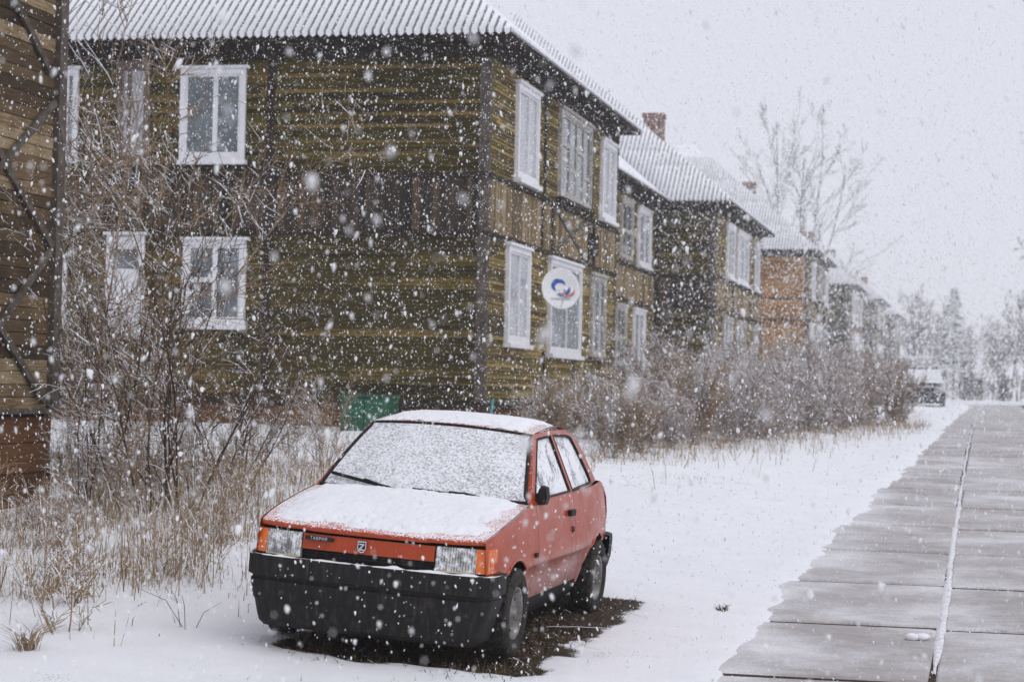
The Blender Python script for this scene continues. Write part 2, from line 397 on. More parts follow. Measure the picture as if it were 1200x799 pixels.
rows = [[(x, y, zr(y)+.02+.04*(N1(x, y)-.5)+(.05*(x-2) if x > 2 else 0)*.3) for x in (1.62+.1*(N2(y*3, 1)-.5), 2.2, 3, 5, 9, 16, 30, 60, 100)] for y in yv]
vr = MB().grid(rows).build('far_snow_verge', 'snow', None, True); tag(vr, kind='structure')
# road: an earth bed and single concrete slabs
rm = MB(); rm.grid([[(x, y, zr(y)-.010) for x in (-2.3, -1.2, -.3, .6, 1.6)] for y in [2+1.5*i for i in range(72)]])
road = rm.build('road', 'soil'); tag(road, kind='structure')
SL = 2.27
def slab_mesh(w, l):
    b = .018; mb = MB()
    R0 = [(-w/2, -l/2), (w/2, -l/2), (w/2, l/2), (-w/2, l/2)]; r = .03
    ring = []
    for (x, y) in R0:
        sx, sy = math.copysign(1, x), math.copysign(1, y)
        a = [(x-sx*r, y), (x, y-sy*r)]
        if (sx*sy > 0): a = a[::-1]
        ring += a
    n = len(ring)
    for z, k in ((-.14, 0), (-b, 0), (0, b)):
        mb.v += [(x-math.copysign(k, x), y-math.copysign(k, y), z) for x, y in ring]
    for lv in (0, 1):
        for i in range(n):
            j = (i+1) % n; mb.f.append((lv*n+i, lv*n+j, (lv+1)*n+j, (lv+1)*n+i))
    mb.f.append(tuple(range(2*n, 3*n))); return mb.mesh('slab', 'concrete')
sm = [slab_mesh(1.755, SL-.09), slab_mesh(1.745, SL-.12), slab_mesh(1.75, SL-.15)]
for c, cx in enumerate((-1.186, .591)):
    for i in range(46):
        y = 4.15+SL*(i+.5)-(.06 if c else 0)
        if y > 104: break
        o = link('slab', sm[rng.randrange(3)], road, (cx+rng.uniform(-.015, .015), y+rng.uniform(-.02, .02), zr(y)+rng.uniform(-.001, .008)))
        sl = (zr(y+.5)-zr(y-.5)); o.rotation_euler = (math.atan(sl)+rng.uniform(-.002, .002), rng.uniform(-.003, .003), rng.uniform(-.006, .006))
# snow lying in the long joint
rows = []
for y in [13.6+.025*i for i in range(640)]+[29.7+.3*i for i in range(230)]:
    w = max(.011 if y > 20 else .006, (.026+.026*(N1(y*.7, 9)-.35)+.014*(N2(y*8, 3)-.5)+.006*(N3(y*30, 5)-.5))*sstep(13.6, 15, y)*sstep(29.6, 24, y))
    cx = -.295+.02*(N3(y*2, 1)-.5)
    rows.append([(cx-w*1.15-.006, y, zr(y)-.016), (cx-w*.9, y, zr(y)+.002), (cx, y, zr(y)+.004), (cx+w*.9, y, zr(y)+.002), (cx+w*1.15+.006, y, zr(y)-.016)])
k = NT('slush', .6, .3); k.color(k.mix(k.ramp(k.noise(30, 6, .75), [(.36, 0), (.52, 1)]), (.36,.345,.345), (.74,.75,.79)))
js = MB().grid(rows).build('joint_snow', 'slush', road, True); tag(js, kind='stuff')

# ------------------------------------------------------------------ wooden two-storey houses
OX, OY = -7.65, 32.12                     # street corner of the nearest house
OV = .45; G = .35; TAN = .83
E0X, E0Y = OX+OV, OY-OV
ZE = 7.82                                 # eave
ZB = 2.06                                 # foot of the siding
Y1, Y2, Y3 = E0Y+36*G, E0Y+81*G, E0Y+119*G   # eave lines: end of near wing, start of far wing, far end
XB = E0X-40*G; RX = E0X-5*G               # back eave, street eave of the recess
def roof_h(x, y):
    S1, S2 = E0X-x, RX-x
    return max(0, TAN*min(y-E0Y, Y3-y, x-XB, max(S2, min(S1, max(y-Y2, Y1-y)))))
house = link('wooden_house', None, None, (OX, OY, 0))
def LC(x, y, z): return (x-OX, y-OY, z)
class HM(MB):
    """mesh in world coordinates, built relative to the house corner"""
    def build(s, name, mat, parent=None, smooth=False, fix=False):
        s.v = [(x-OX, y-OY, z) for x, y, z in s.v]; return MB.build(s, name, mat, parent, smooth, fix)
wx0, wx1 = XB+OV, OX                      # wall lines
wr = RX-OV
wy0, wy1, wy2, wy3 = OY, Y1-OV, Y2+OV, Y3-OV
core = HM()
foot = [(wx1, wy0), (wx1, wy1), (wr, wy1), (wr, wy2), (wx1, wy2), (wx1, wy3), (wx0, wy3), (wx0, wy0)]
core.prism(foot, lambda a, b, d: (a, b, d), ZB+.02, ZE-.02); core.build('wall', 'old_wood_dark', house, fix=True)
pl = HM(); ins = [(wx1-.06, wy0+.06), (wx1-.06, wy1-.06), (wr-.06, wy1-.06), (wr-.06, wy2+.06), (wx1-.06, wy2+.06), (wx1-.06, wy3-.06), (wx0+.06, wy3-.06), (wx0+.06, wy0+.06)]
pl.prism(ins, lambda a, b, d: (a, b, d), .2, ZB+.01); pl.build('plinth', 'plinth_board', house, fix=True)
pb = HM()
for i in range(3):                         # plinth boards of the end wall and street wall
    pb.box(wx1-7.4, wx1-.02, wy0+.012+.004*(i % 2), wy0+.045, 1.16+.3*i, 1.45+.3*i)
    pb.box(wx1-.045, wx1-.012, wy0+.02, wy1, 1.16+.3*i, 1.45+.3*i)
pb.build('plinth_boards', 'plinth_board', house)
def clap(mb, a, b, z0, z1, nrm, e=.062, t=.026):
    """overlapping narrow boards from plan point a to b"""
    z = z0; nx, ny = nrm
    while z < z1-.01:
        h = min(e, z1-z); j = rng.uniform(-.004, .004); tt = t+rng.uniform(-.004, .006)
        p = [(a[0]+nx*(tt+j), a[1]+ny*(tt+j), z), (b[0]+nx*(tt-j), b[1]+ny*(tt-j), z), (b[0]+nx*.006, b[1]+ny*.006, z+h), (a[0]+nx*.006, a[1]+ny*.006, z+h)]
        mb.quad(*p); mb.quad((a[0], a[1], z), (b[0], b[1], z), p[1], p[0]); z += e
def vboards(mb, a, b, z0, z1, nrm, wd=.11, t=.018):
    L = math.hypot(b[0]-a[0], b[1]-a[1]); ux, uy = (b[0]-a[0])/L, (b[1]-a[1])/L; s = 0; nx, ny = nrm
    while s < L-.02:
        w = min(wd, L-s)-.006; t0 = t+rng.uniform(-.006, .009); dz = rng.uniform(-.02, .02)
        p0 = (a[0]+ux*s, a[1]+uy*s); p1 = (a[0]+ux*(s+w), a[1]+uy*(s+w))
        q0 = (p0[0]+nx*t0, p0[1]+ny*t0); q1 = (p1[0]+nx*t0, p1[1]+ny*t0)
        mb.quad((*q0, z0+dz), (*q1, z0+dz), (*q1, z1), (*q0, z1)); mb.quad((*p0, z0+dz), (*q0, z0+dz), (*q0, z1), (*p0, z1)); mb.quad((*q1, z0+dz), (*p1, z0+dz), (*p1, z1), (*q1, z1))
        s += wd
B0, B1 = 4.76, 5.66                        # boarded band between the storeys
ends = [((wx0, wy0), (wx1, wy0), (0, -1)), ((wr, wy2), (wx1, wy2), (0, -1))]
strs = [((wx1, wy0), (wx1, wy1), (1, 0)), ((wr, wy1), (wr, wy2), (1, 0)), ((wx1, wy2), (wx1, wy3), (1, 0))]
SIDE_END = []
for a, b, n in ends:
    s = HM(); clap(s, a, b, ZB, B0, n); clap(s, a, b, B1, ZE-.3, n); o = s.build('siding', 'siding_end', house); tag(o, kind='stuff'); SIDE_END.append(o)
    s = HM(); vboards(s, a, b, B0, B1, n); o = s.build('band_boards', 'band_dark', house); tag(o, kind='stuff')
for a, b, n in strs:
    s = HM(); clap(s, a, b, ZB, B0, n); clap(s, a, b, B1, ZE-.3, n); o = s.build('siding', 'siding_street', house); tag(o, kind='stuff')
    s = HM(); vboards(s, a, b, B0, B1, n); o = s.build('band_boards', 'band_ochre', house); tag(o, kind='stuff')
def trim(name, mat, *box):
    HM().box(*box).build(name, mat, house)
for z, h in ((ZB-.05, .09), (B0-.04, .07), (B1-.03, .07)):     # drip boards
    trim('drip_board', 'old_wood_dark', wx0, wx1+.05, wy0-.055, wy0-.003, z, z+h)
    trim('drip_board', 'old_wood_dark', wx1+.003, wx1+.057, wy0-.05, wy1, z, z+h)
    trim('drip_board', 'old_wood_dark', wr+.003, wr+.057, wy1, wy2, z, z+h)
    trim('drip_board', 'old_wood_dark', wx1+.003, wx1+.057, wy2, wy3, z, z+h)
    trim('drip_board', 'old_wood_dark', wr+.06, wx1+.05, wy2-.055, wy2-.003, z, z+h)
for x, y in ((wx1, wy0), (wx1, wy1), (wx1, wy2), (wx1, wy3)):    # corner posts
    sg = 1 if y in (wy1, wy3) else -1
    trim('corner_post', 'grey_wood', x-.13, x+.034, min(y+sg*.034, y-sg*.12), max(y+sg*.034, y-sg*.12), ZB+.05, ZE-.05)
trim('corner_post', 'old_wood_dark', wr+.004, wr+.12, wy2-.12, wy2-.004, ZB+.05, ZE-.05)
trim('wall_batten', 'old_wood_dark', wx1-3.62, wx1-3.5, wy0-.036, wy0-.002, B1+.05, ZE-.3)
trim('wall_batten', 'old_wood_dark', wx1-3.62, wx1-3.5, wy0-.036, wy0-.002, ZB+.05, B0-.05)
for a, b, n in ends:                                            # cornice below the eaves
    trim('cornice', 'old_wood_dark', a[0], b[0]+.04, a[1]-.06, a[1]-.002, ZE-.33, ZE-.04)
for a, b, n in strs:
    trim('cornice', 'old_wood_dark', a[0]+.002, a[0]+.06, a[1], b[1], ZE-.30, ZE-.04)
# posts, braces of the street wall
def street(px, py): return on_plane(px, py, 0, OX)
def ys_(px): return float(street(px, 330)[1])
for px in (632, 644, 687, 693):
    y = ys_(px); trim('wall_post', 'old_wood_dark', wx1+.004, wx1+.05, y-.07, y+.07, B0+.03, B1-.03)
for px in (634, 690):
    y = ys_(px); trim('wall_post', 'old_wood_dark', wx1+.004, wx1+.045, y-.06, y+.06, B1+.04, ZE-.3)
for px in (637, 672):
    y = ys_(px); trim('wall_post', 'old_wood_dark', wx1+.004, wx1+.045, y-.06, y+.06, ZB+.04, 3.0)
ya, yb = ys_(646)+.08, ys_(686)-.1
for p, q in (((ya, B1-.04), (yb, B0+.06)), ((ya, B0+.06), (yb, B1-.04))):
    HM().beam((wx1+.02+(.012 if p[1] > q[1] else 0), p[0], p[1]), (wx1+.02+(.012 if p[1] > q[1] else 0), q[0], q[1]), .09, .012, (1, 0, 0)).build('brace', 'grey_wood', house)
for px in (857.5, 879):                                          # the far wing
    y = ys_(px); trim('wall_post', 'old_wood_dark', wx1+.004, wx1+.05, y-.08, y+.08, B0+.03, B1-.03)
# roof
rv = {}; rm = HM(); idx = lambda i, j: rv[(i, j)]
for i in range(41):
    for j in range(120):
        x, y = E0X-i*G, E0Y+j*G
        inside = not (x > RX+1e-6 and Y1+1e-6 < y < Y2-1e-6)
        if inside: rv[(i, j)] = len(rm.v); rm.v.append((x, y, ZE+roof_h(x, y)))
for i in range(40):
    for j in range(119):
        q = [(i, j), (i+1, j), (i+1, j+1), (i, j+1)]
        if not all(k in rv for k in q): continue
        xm, ym = E0X-(i+.5)*G, E0Y+(j+.5)*G
        if xm > RX and Y1 < ym < Y2: continue
        a, b, c, d = [rv[k] for k in q]; zc = ZE+roof_h(xm, ym)
        if abs((rm.v[a][2]+rm.v[c][2])/2-zc) <= abs((rm.v[b][2]+rm.v[d][2])/2-zc): rm.f += [(c, b, a), (d, c, a)]
        else: rm.f += [(d, b, a), (d, c, b)]
roof = rm.build('roof', 'roof_snow', house, fix=True)
sf = HM(); 
eave = [(E0X-.02, E0Y+.02), (E0X-.02, Y1-.02), (RX-.02, Y1-.02), (RX-.02, Y2+.02), (E0X-.02, Y2+.02), (E0X-.02, Y3-.02), (XB+.02, Y3-.02), (XB+.02, E0Y+.02)]
sf.prism(eave, lambda a, b, d: (a, b, d), ZE-.085, ZE-.012); sf.build('soffit', 'old_wood_dark', roof, fix=True)
for y0, y1, x in ((E0Y, Y1, E0X), (Y1, Y2, RX), (Y2, Y3, E0X)):   # snowy edge of the sheets along the street eaves
    HM().box(x-.10, x+.035, y0+.01, y1-.01, ZE-.005, ZE+.045).build('eave_edge', 'roof_snow', roof)
def sheets(y00, x_hi, x_lo, ylo, yhi):
    """corrugated sheets 1.17 m wide on a slope that climbs with y from y00"""
    P = .13; nx = int((x_hi-x_lo)/(P*9))
    for c in range(nx):
        xr = x_hi-c*P*9; top = max(yhi(xr-k*P*9/2) for k in range(3)); bot = min(ylo(xr-k*P*9/2) for k in range(3)); r = 0
        while bot+r*1.35 < top-.05 and r < 4:
            mb = HM(); A, B = [], []
            for k in range(9*4+1):
                x = xr-k*P/4; wv = .026*math.cos(2*math.pi*((x-OX)/P-.5)); y0 = max(ylo(x), bot+r*1.35); y1 = max(y0, min(yhi(x), bot+(r+1)*1.35+.06))
                z = lambda y, li: ZE+TAN*(y-y00)+.05+wv+li
                
                if y1-y0 > .02: A.append((x, y0, z(y0, .028))); B.append((x, y1, z(y1, 0.0)))
            if len(A) > 2:
                mb.grid([[(x, y+.01, z2-.06) for x, y, z2 in A], A, B]); mb.build('roof_sheet', 'slate_sheet', roof, True)
            r += 1
sheets(E0Y, E0X+.0, XB+5, lambda x: E0Y-.06, lambda x: E0Y+max(0, E0X-x))
sheets(Y2, E0X+.0, XB+5, lambda x: Y2-.06+max(0, RX-x), lambda x: Y2+max(0, E0X-x))
def chimney(x, y, ztop, w=.62):
    z0 = ZE+roof_h(x, y)-.3; mb = HM(); z = z0; row = 0
    while z < ztop-.2:
        k = .012 if row % 2 else 0
        mb.box(x-w/2+k*.3, x+w/2-k*.3, y-w/2+k*.3, y+w/2-k*.3, z, z+.066); mb.box(x-w/2+.012, x+w/2-.012, y-w/2+.012, y+w/2-.012, z+.066, z+.078); z += .078; row += 1
    mb.box(x-w/2-.035, x+w/2+.035, y-w/2-.035, y+w/2+.035, z, z+.14); ch = mb.build('chimney', 'brick', roof)
    return ch
chimney(-10.6, 67.6, 11.25)
chimney(-12.0, 48.0, 12.3)
# windows
def window(name, corner, u, n, w, h, style, depth=.07):
    """casing with sashes; corner = lower left seen from outside, u along the wall, n outwards"""
    c = Vector(corner); u = Vector(u); n = Vector(n); z = Vector((0, 0, 1))
    fr, pa, sill = {'white': ('white_paint', 'pane_glass', 'white_paint'), 'curtain': ('white_paint', 'pane_curtain', 'white_paint'), 'worn': ('worn_white', 'pane_glass', 'worn_brown'), 'four': ('worn_white', 'pane_glass', 'old_wood_dark'),
                    'brown': ('worn_brown', 'pane_curtain', 'worn_brown'), 'vent': ('white_paint', 'pane_glass', 'white_paint'), 'panel': ('white_paint', 'pane_glass', 'worn_white')}[style]
    def P(a, b, d): q = c+u*a+z*b+n*d; return (q.x, q.y, q.z)
    def bx(mb, a0, a1, b0, b1, d0, d1):
        mb.prism([(a0, b0), (a1, b0), (a1, b1), (a0, b1)], P, d0, d1)
    t = .085 if w > .8 else .07; f = HM()
    bx(f, 0, w, 0, t, .003, depth); bx(f, 0, w, h-t, h, .003, depth); bx(f, 0, t, t, h-t, .003, depth); bx(f, w-t, w, t, h-t, .003, depth)
    bx(f, -.05, w+.05, h+.002, h+.05, .003, depth+.035)
    fo = f.build(name, fr, house, fix=True)
    cols = {'white': [(t, .54*w), (.54*w, w-t)], 'curtain': [(t, .54*w), (.54*w, w-t)], 'vent': [(t, .51*w), (.51*w, w-t)], 'worn': [(t, .5*w), (.5*w, w-t)], 'brown': [(t, .37*w), (.37*w, w-t)],
            'four': [(t, .30*w), (.30*w, .52*w), (.52*w, .75*w), (.75*w, w-t)], 'panel': [(t, w-t)]}[style]
    for k, (a0, a1) in enumerate(cols):
        rws = [(t, h-t)]
        if style == 'vent' and k == 0: rws = [(t, .53*h), (.53*h, h-t)]
        if style in ('four',): rws = [(t, .36*h), (.36*h, h-t)] if k % 2 else [(t, .62*h), (.62*h, h-t)]
        if style == 'panel': rws = [(.64*h, .88*h)]
        if style == 'worn': rws = [(t, .48*h), (.48*h, h-t)]
        for b0, b1 in rws:
            s = HM(); e = .04 if w > .8 else .035; d1 = depth-.02-(.008 if k else 0)
            bx(s, a0, a1, b0, b0+e, .003, d1); bx(s, a0, a1, b1-e, b1, .003, d1); bx(s, a0, a0+e, b0+e, b1-e, .003, d1); bx(s, a1-e, a1, b0+e, b1-e, .003, d1)
            s.build('sash', fr, fo, fix=True)
            p = HM(); bx(p, a0+e, a1-e, b0+e, b1-e, .030, .042); p.build('pane', pa, fo)
    if style == 'panel':
        p = HM(); bx(p, t, w-t, t, .64*h, .004, .055); bx(p, t, w-t, .88*h, h-t, .004, .055); p.build('board', 'white_paint', fo)
    s = HM(); bx(s, -.04, w+.04, -.075, -.004, .003, depth+.06); s.build('sill', sill, fo)
    return fo
def end_window(x0, x1, y0, y1, style):
    a = on_plane(x0, y1, 1, OY); b = on_plane(x1, y0, 1, OY)
    window('window', (a[0], OY, a[2]), (1, 0, 0), (0, -1, 0), b[0]-a[0], b[2]-a[2], style)
end_window(211, 290, 81, 188, 'white'); end_window(214, 290, 282, 380, 'vent')
end_window(137, 178, 76, 190, 'brown'); end_window(124, 171, 276, 392, 'panel')
end_window(62, 94, 82, 186, 'white'); end_window(44, 80, 300, 378, 'white')
def street_window(x0, x1, z0, z1, style, X=OX):
    a = on_plane(x0, 300, 0, X); b = on_plane(x1, 300, 0, X)
    return window('window', (X, a[1], z0), (0, 1, 0), (1, 0, 0), b[1]-a[1], z1-z0, style, .09), (a[1], b[1])
street_window(599, 624, 5.80, 7.36, 'curtain'); street_window(650, 687, 5.82, 7.42, 'four'); street_window(700, 716, 5.80, 7.36, 'curtain')
street_window(591, 617, 3.08, 4.66, 'curtain'); S5 = street_window(641, 678, 2.98, 4.66, 'white'); street_window(691, 707, 3.0, 4.60, 'worn')
XW = wr
for x0, x1, st in ((725, 738.5, 'worn'), (745.5, 760, 'curtain')): street_window(x0, x1, 5.80, 7.36, st, XW)
for x0, x1, st in ((721, 733, 'worn'), (742, 755, 'curtain')): street_window(x0, x1, 2.98, 4.55, st, XW)
for x0, x1, st in ((850, 858.5, 'white'), (862, 875, 'white'), (883.5, 888, 'white')): street_window(x0, x1, 5.80, 7.36, st)
for x0, x1, st in ((847, 857, 'worn'), (862, 873, 'worn'), (882.5, 888, 'worn')): street_window(x0, x1, 3.0, 4.55, st)
# gas meter boxes and pipe on the band
for px, py in ((692, 287),):
    p = street(px, py); trim('meter_box', 'old_wood_dark', wx1+.004, wx1+.12, p[1]-.25, p[1]+.25, p[2]-.2, p[2]+.22)
tag(house, 'mossy two-storey wooden house with projecting wings nearest the red car', 'house', 'wooden houses along the street')
house2 = copy_tree(house); house2.location = (OX, OY+60.2, .80)
tag(house2, 'hazy wooden house with the orange end wall beyond the first house', 'house')
house3 = copy_tree(house); house3.location = (OX, OY+118.5, 1.35)
tag(house3, 'farthest wooden house, faded grey by the snowfall', 'house')
for o in house2.children:
    if o.name.startswith('siding') and o.data == SIDE_END[0].data:
        me = o.data.copy(); me.materials[0] = MATS['siding_orange']; o.data = me
    if o.name.startswith('band_boards') and o.data.materials[0].name == 'band_dark' and len(o.data.polygons) > 300:
        me = o.data.copy(); me.materials[0] = MATS['siding_orange']; o.data = me

# satellite dish in front of the middle lower window
dp = on_plane(657, 338, 0, OX+.42); dish = link('satellite_dish', None, None, tuple(dp))
dn = Vector((.42, -.86, .22)).normalized(); q = dn.to_track_quat('X', 'Z'); dish.rotation_euler = q.to_euler()
mb = MB(); R = .33; prof = [(0.001, -.05)]+[(R*k/6, -.05+.05*(k/6)**2) for k in range(1, 7)]+[(R+.012, .0), (R+.012, -.012), (R*.9, -.03), (R*.5, -.06), (.001, -.07)]
mb.lathe_x(prof, 0, 0, 0, 32); mb.v = [(x, y, z*1.08) for x, y, z in mb.v]; mb.build('reflector', 'dish_white', dish, True)
def dish_flat(pts, name, mat, d):
    pts = [(a*1.45+.01, b*1.45) for a, b in pts]; mb = MB(); mb.prism(pts, lambda a, b, h: (-.05+.05*(a*a+b*b)/R**2+h, a, b), d, d+.004); return mb.build(name, mat, dish)
def swoosh(cx, cy, r0, r1, a0, a1, th, sx=1.0):
    o, i = [], []
    for k in range(15):
        t = k/14; a = math.radians(a0+(a1-a0)*t); r = r0+(r1-r0)*t; w = th*math.sin(math.pi*(.08+.92*t)) 
        o.append((cx+sx*(r+w/2)*math.cos(a), cy+(r+w/2)*math.sin(a))); i.append((cx+sx*(r-w/2)*math.cos(a), cy+(r-w/2)*math.sin(a)))
    return o+i[::-1]
dish_flat(swoosh(-.02, .03, .075, .06, 20, 250, .055, 1.1), 'logo_arc', 'logo_blue', .006)
dish_flat(swoosh(-.02, -.005, .055, .11, 250, 380, .05, 1.2), 'logo_arc', 'logo_blue', .012)
dish_flat(swoosh(.08, -.02, .075, .06, 200, 395, .032, 1.2), 'logo_arc', 'logo_red', .018)
for k in range(8):
    a0 = -.125+.03*k; dish_flat([(a0, -.135), (a0+.02, -.135), (a0+.02, -.112), (a0, -.112)], 'logo_letter', 'logo_grey', .006)
qi = q.inverted(); wallp = qi @ Vector((-.36, .06, -.05))
MB().tube([(-.06, 0, -.02), tuple(wallp)], .022, 8, True).build('bracket', 'grey_wood', dish)
MB().tube([(-.01, 0, -R), (.30, .0, -.12)], .011, 6, True).build('feed_arm', 'dish_white', dish)
MB().tube([(.27, 0, -.12), (.35, 0, -.10)], .03, 10, True).build('receiver', 'dish_white', dish)
tag(dish, 'white satellite dish with a blue and red mark before the lower window', 'satellite dish')

# green box against the end wall, teal pole
ga = on_plane(398, 512, 1, OY-.9); gb = on_plane(455, 466, 1, OY-.9); gz = zg(ga[0], OY-.7)-.02
gx = link('green_bin', None, None, (ga[0], OY-.9, gz)); w = gb[0]-ga[0]; hh = gb[2]-gz
MB().box(0, w, 0, .6, 0, hh).build('box', 'green_paint', gx)
MB().box(-.02, w+.02, -.03, .62, hh+.003, hh+.04).build('lid', 'green_paint', gx)
MB().box(.02, w/2-.01, -.02, -.003, .06, hh-.03).build('door', 'green_paint', gx)
MB().box(w/2+.01, w-.02, -.02, -.003, .06, hh-.03).build('door', 'green_paint', gx)
tag(gx, 'green painted metal box standing at the foot of the end wall', 'box')
tp = on_plane(576, 478, 1, 27.0); tz = zg(tp[0], 27.0)
tpole = MB().tube([(0, 0, -.05), (.02, 0, tp[2]-tz-.12), (.05, 0, tp[2]-tz+.12)], .018, 8, True).build('teal_pole', 'teal_paint', None, True)
tpole.location = (tp[0]-.03, 27.0, tz); tag(tpole, 'thin teal pole poking up behind the red car roof', 'pole')

# ------------------------------------------------------------------ plank barn at the left edge
SX, SY = -9.0, 19.5
sg = zg(SX, SY); shed = link('plank_barn', None, None, (SX, SY, 0))
class SM(MB):
    def build(s, name, mat, parent=None, smooth=False, fix=False):
        s.v = [(x-SX, y-SY, z) for x, y, z in s.v]; return MB.build(s, name, mat, parent, smooth, fix)
SM().box(SX-7, SX-.04, 10.5, SY-.02, sg-.6, 7.4).build('wall', 'old_wood_dark', shed)
zs = float(on_plane(57, 482, 0, SX)[2]); z = zs+.03; i = 0
while z < 7.3:
    h = .118+rng.uniform(-.012, .014); d = .028+rng.uniform(-.006, .008)
    SM().box(SX-.038, SX-.03+d, 10.6, SY-.16, z, z+h-.007).build('plank', 'shed_plank', shed); z += h
z = sg-.25
while z < zs-.05:
    h = min(.27+rng.uniform(-.03, .03), zs-z); SM().box(SX-.038, SX-.024+rng.uniform(0, .012), 10.6, SY-.005, z, z+h-.009).build('plinth_plank', 'plinth_board', shed); z += h
SM().box(SX-.10, SX+.06, 10.6, SY+.02, zs-.02, zs+.03).build('drip_board', 'grey_wood', shed)
SM().box(SX-.06, SX+.055, SY-.15, SY+.02, zs+.035, 7.3).build('corner_post', 'grey_wood', shed)
for k, ((x0, y0), (x1, y1)) in enumerate((((10, -14), (57, 84)), ((63, 120), (-6, 199)), ((-6, 174), (60, 290)), ((58, 293), (-8, 388)), ((-4, 380), (50, 470)))):
    a = on_plane(x0, y0, 0, SX+.012); b = on_plane(x1, y1, 0, SX+.012)
    SM().beam((a[0]+.004*(k % 2), a[1], a[2]), (b[0]+.004*(k % 2), min(b[1], SY-.16), b[2]), .075, .03, (1, 0, 0)).build('brace', 'grey_wood', shed)
SM().prism([(SX-7.5, 7.4), (SX+.5, 7.4), (SX-3.5, 10.2)], lambda a, b, d: (a, d, b), 10.1, SY+.4).build('roof', 'roof_snow', shed)
tag(shed, 'weathered brown plank barn with diagonal braces cut off by the left edge', 'barn')

# ------------------------------------------------------------------ the red hatchback
car = link('hatchback_car', None)
mw = Matrix.Identity(4)
for i in range(3): mw[i][0], mw[i][1], mw[i][2], mw[i][3] = AS[i], AL[i], AZ[i], CARP['o'][i]
car.matrix_world = mw
def itp(pts):
    X = [p[0] for p in pts]; Yv = [p[1] for p in pts]
    def f(t):                                   # smooth (Catmull-like) interpolation
        if t <= X[0]: return Yv[0]
        if t >= X[-1]: return Yv[-1]
        i = max(k for k in range(len(X)-1) if X[k] <= t); h = X[i+1]-X[i]; u = (t-X[i])/h
        m0 = (Yv[i+1]-Yv[i-1])/(X[i+1]-X[i-1])*h if i else (Yv[1]-Yv[0])
        m1 = (Yv[i+2]-Yv[i])/(X[i+2]-X[i])*h if i+2 < len(X) else (Yv[i+1]-Yv[i])
        return Yv[i]*(2*u**3-3*u*u+1)+m0*(u**3-2*u*u+u)+Yv[i+1]*(-2*u**3+3*u*u)+m1*(u**3-u*u)
    return f
WD = itp([(.05,.705),(.15,.738),(.4,.762),(.8,.776),(1.3,.780),(2.5,.780),(3.0,.768),(3.4,.735),(3.6,.69)])
ZT = itp([(.05,.742),(.3,.795),(.7,.862),(1.08,.912),(1.5,.920),(2.2,.928),(3.0,.945),(3.3,.950),(3.45,.905),(3.55,.82),(3.62,.70)])
CR = .535                                        # height of the side crease
def wside(l, z):
    w = WD(l)
    if z >= CR: w -= .052*((z-CR)/.40)**1.8
    else: w -= .012+.085*((CR-z)/.30)
    return w
AR = .325; AC = ((.70, .275), (3.02, .272))
def zbot(l):
    z = .235 if l > .38 else .30
    for (c, zc) in AC:
        if abs(l-c) < AR: z = max(z, zc+math.sqrt(AR*AR-(l-c)**2))
    return z
def lset(a, b):
    L = [a+(b-a)*i/max(2, int((b-a)/.06)) for i in range(max(2, int((b-a)/.06))+1)]
    for (c, zc) in AC:
        e = math.sqrt(max(0, AR*AR-(.235-zc)**2))
        for i in range(25):
            t = c-AR*math.cos(math.pi*i/24)
            if a < t < b: L.append(t)
        for t in (c-AR, c+AR, c-AR-.001, c+AR+.001):
            if a < t < b: L.append(t)
    return sorted(L)
def panel(name, a, b, side, parent, mat='red_paint', zt=None, zb=None):
    rows = []
    for l in lset(a, b):
        z0 = (zb or zbot)(l); z1 = (zt or ZT)(l)
        zz = [z0+(z1-z0)*i/14 for i in range(15)]
        k = min(range(15), key=lambda i: abs(zz[i]-CR))
        if z0 < CR-.04: 
            k = max(1, k); zz[k] = CR; zz[k-1] = max(zz[k-1] if k-1 else z0, min(CR-.014, zz[k-1]+1)); zz[k-1] = CR-.014 if k > 1 else zz[0]
        rows.append([(side*wside(l, z), l, z) for z in zz])
    return MB().grid(rows).build(name, mat, parent, True, True)
def sharp(o, ang=.5):
    me = o.data; bm = bmesh.new(); bm.from_mesh(me)
    for e in bm.edges:
        if len(e.link_faces) == 2 and e.calc_face_angle(0) > ang: e.smooth = False
    bm.to_mesh(me); bm.free(); return o
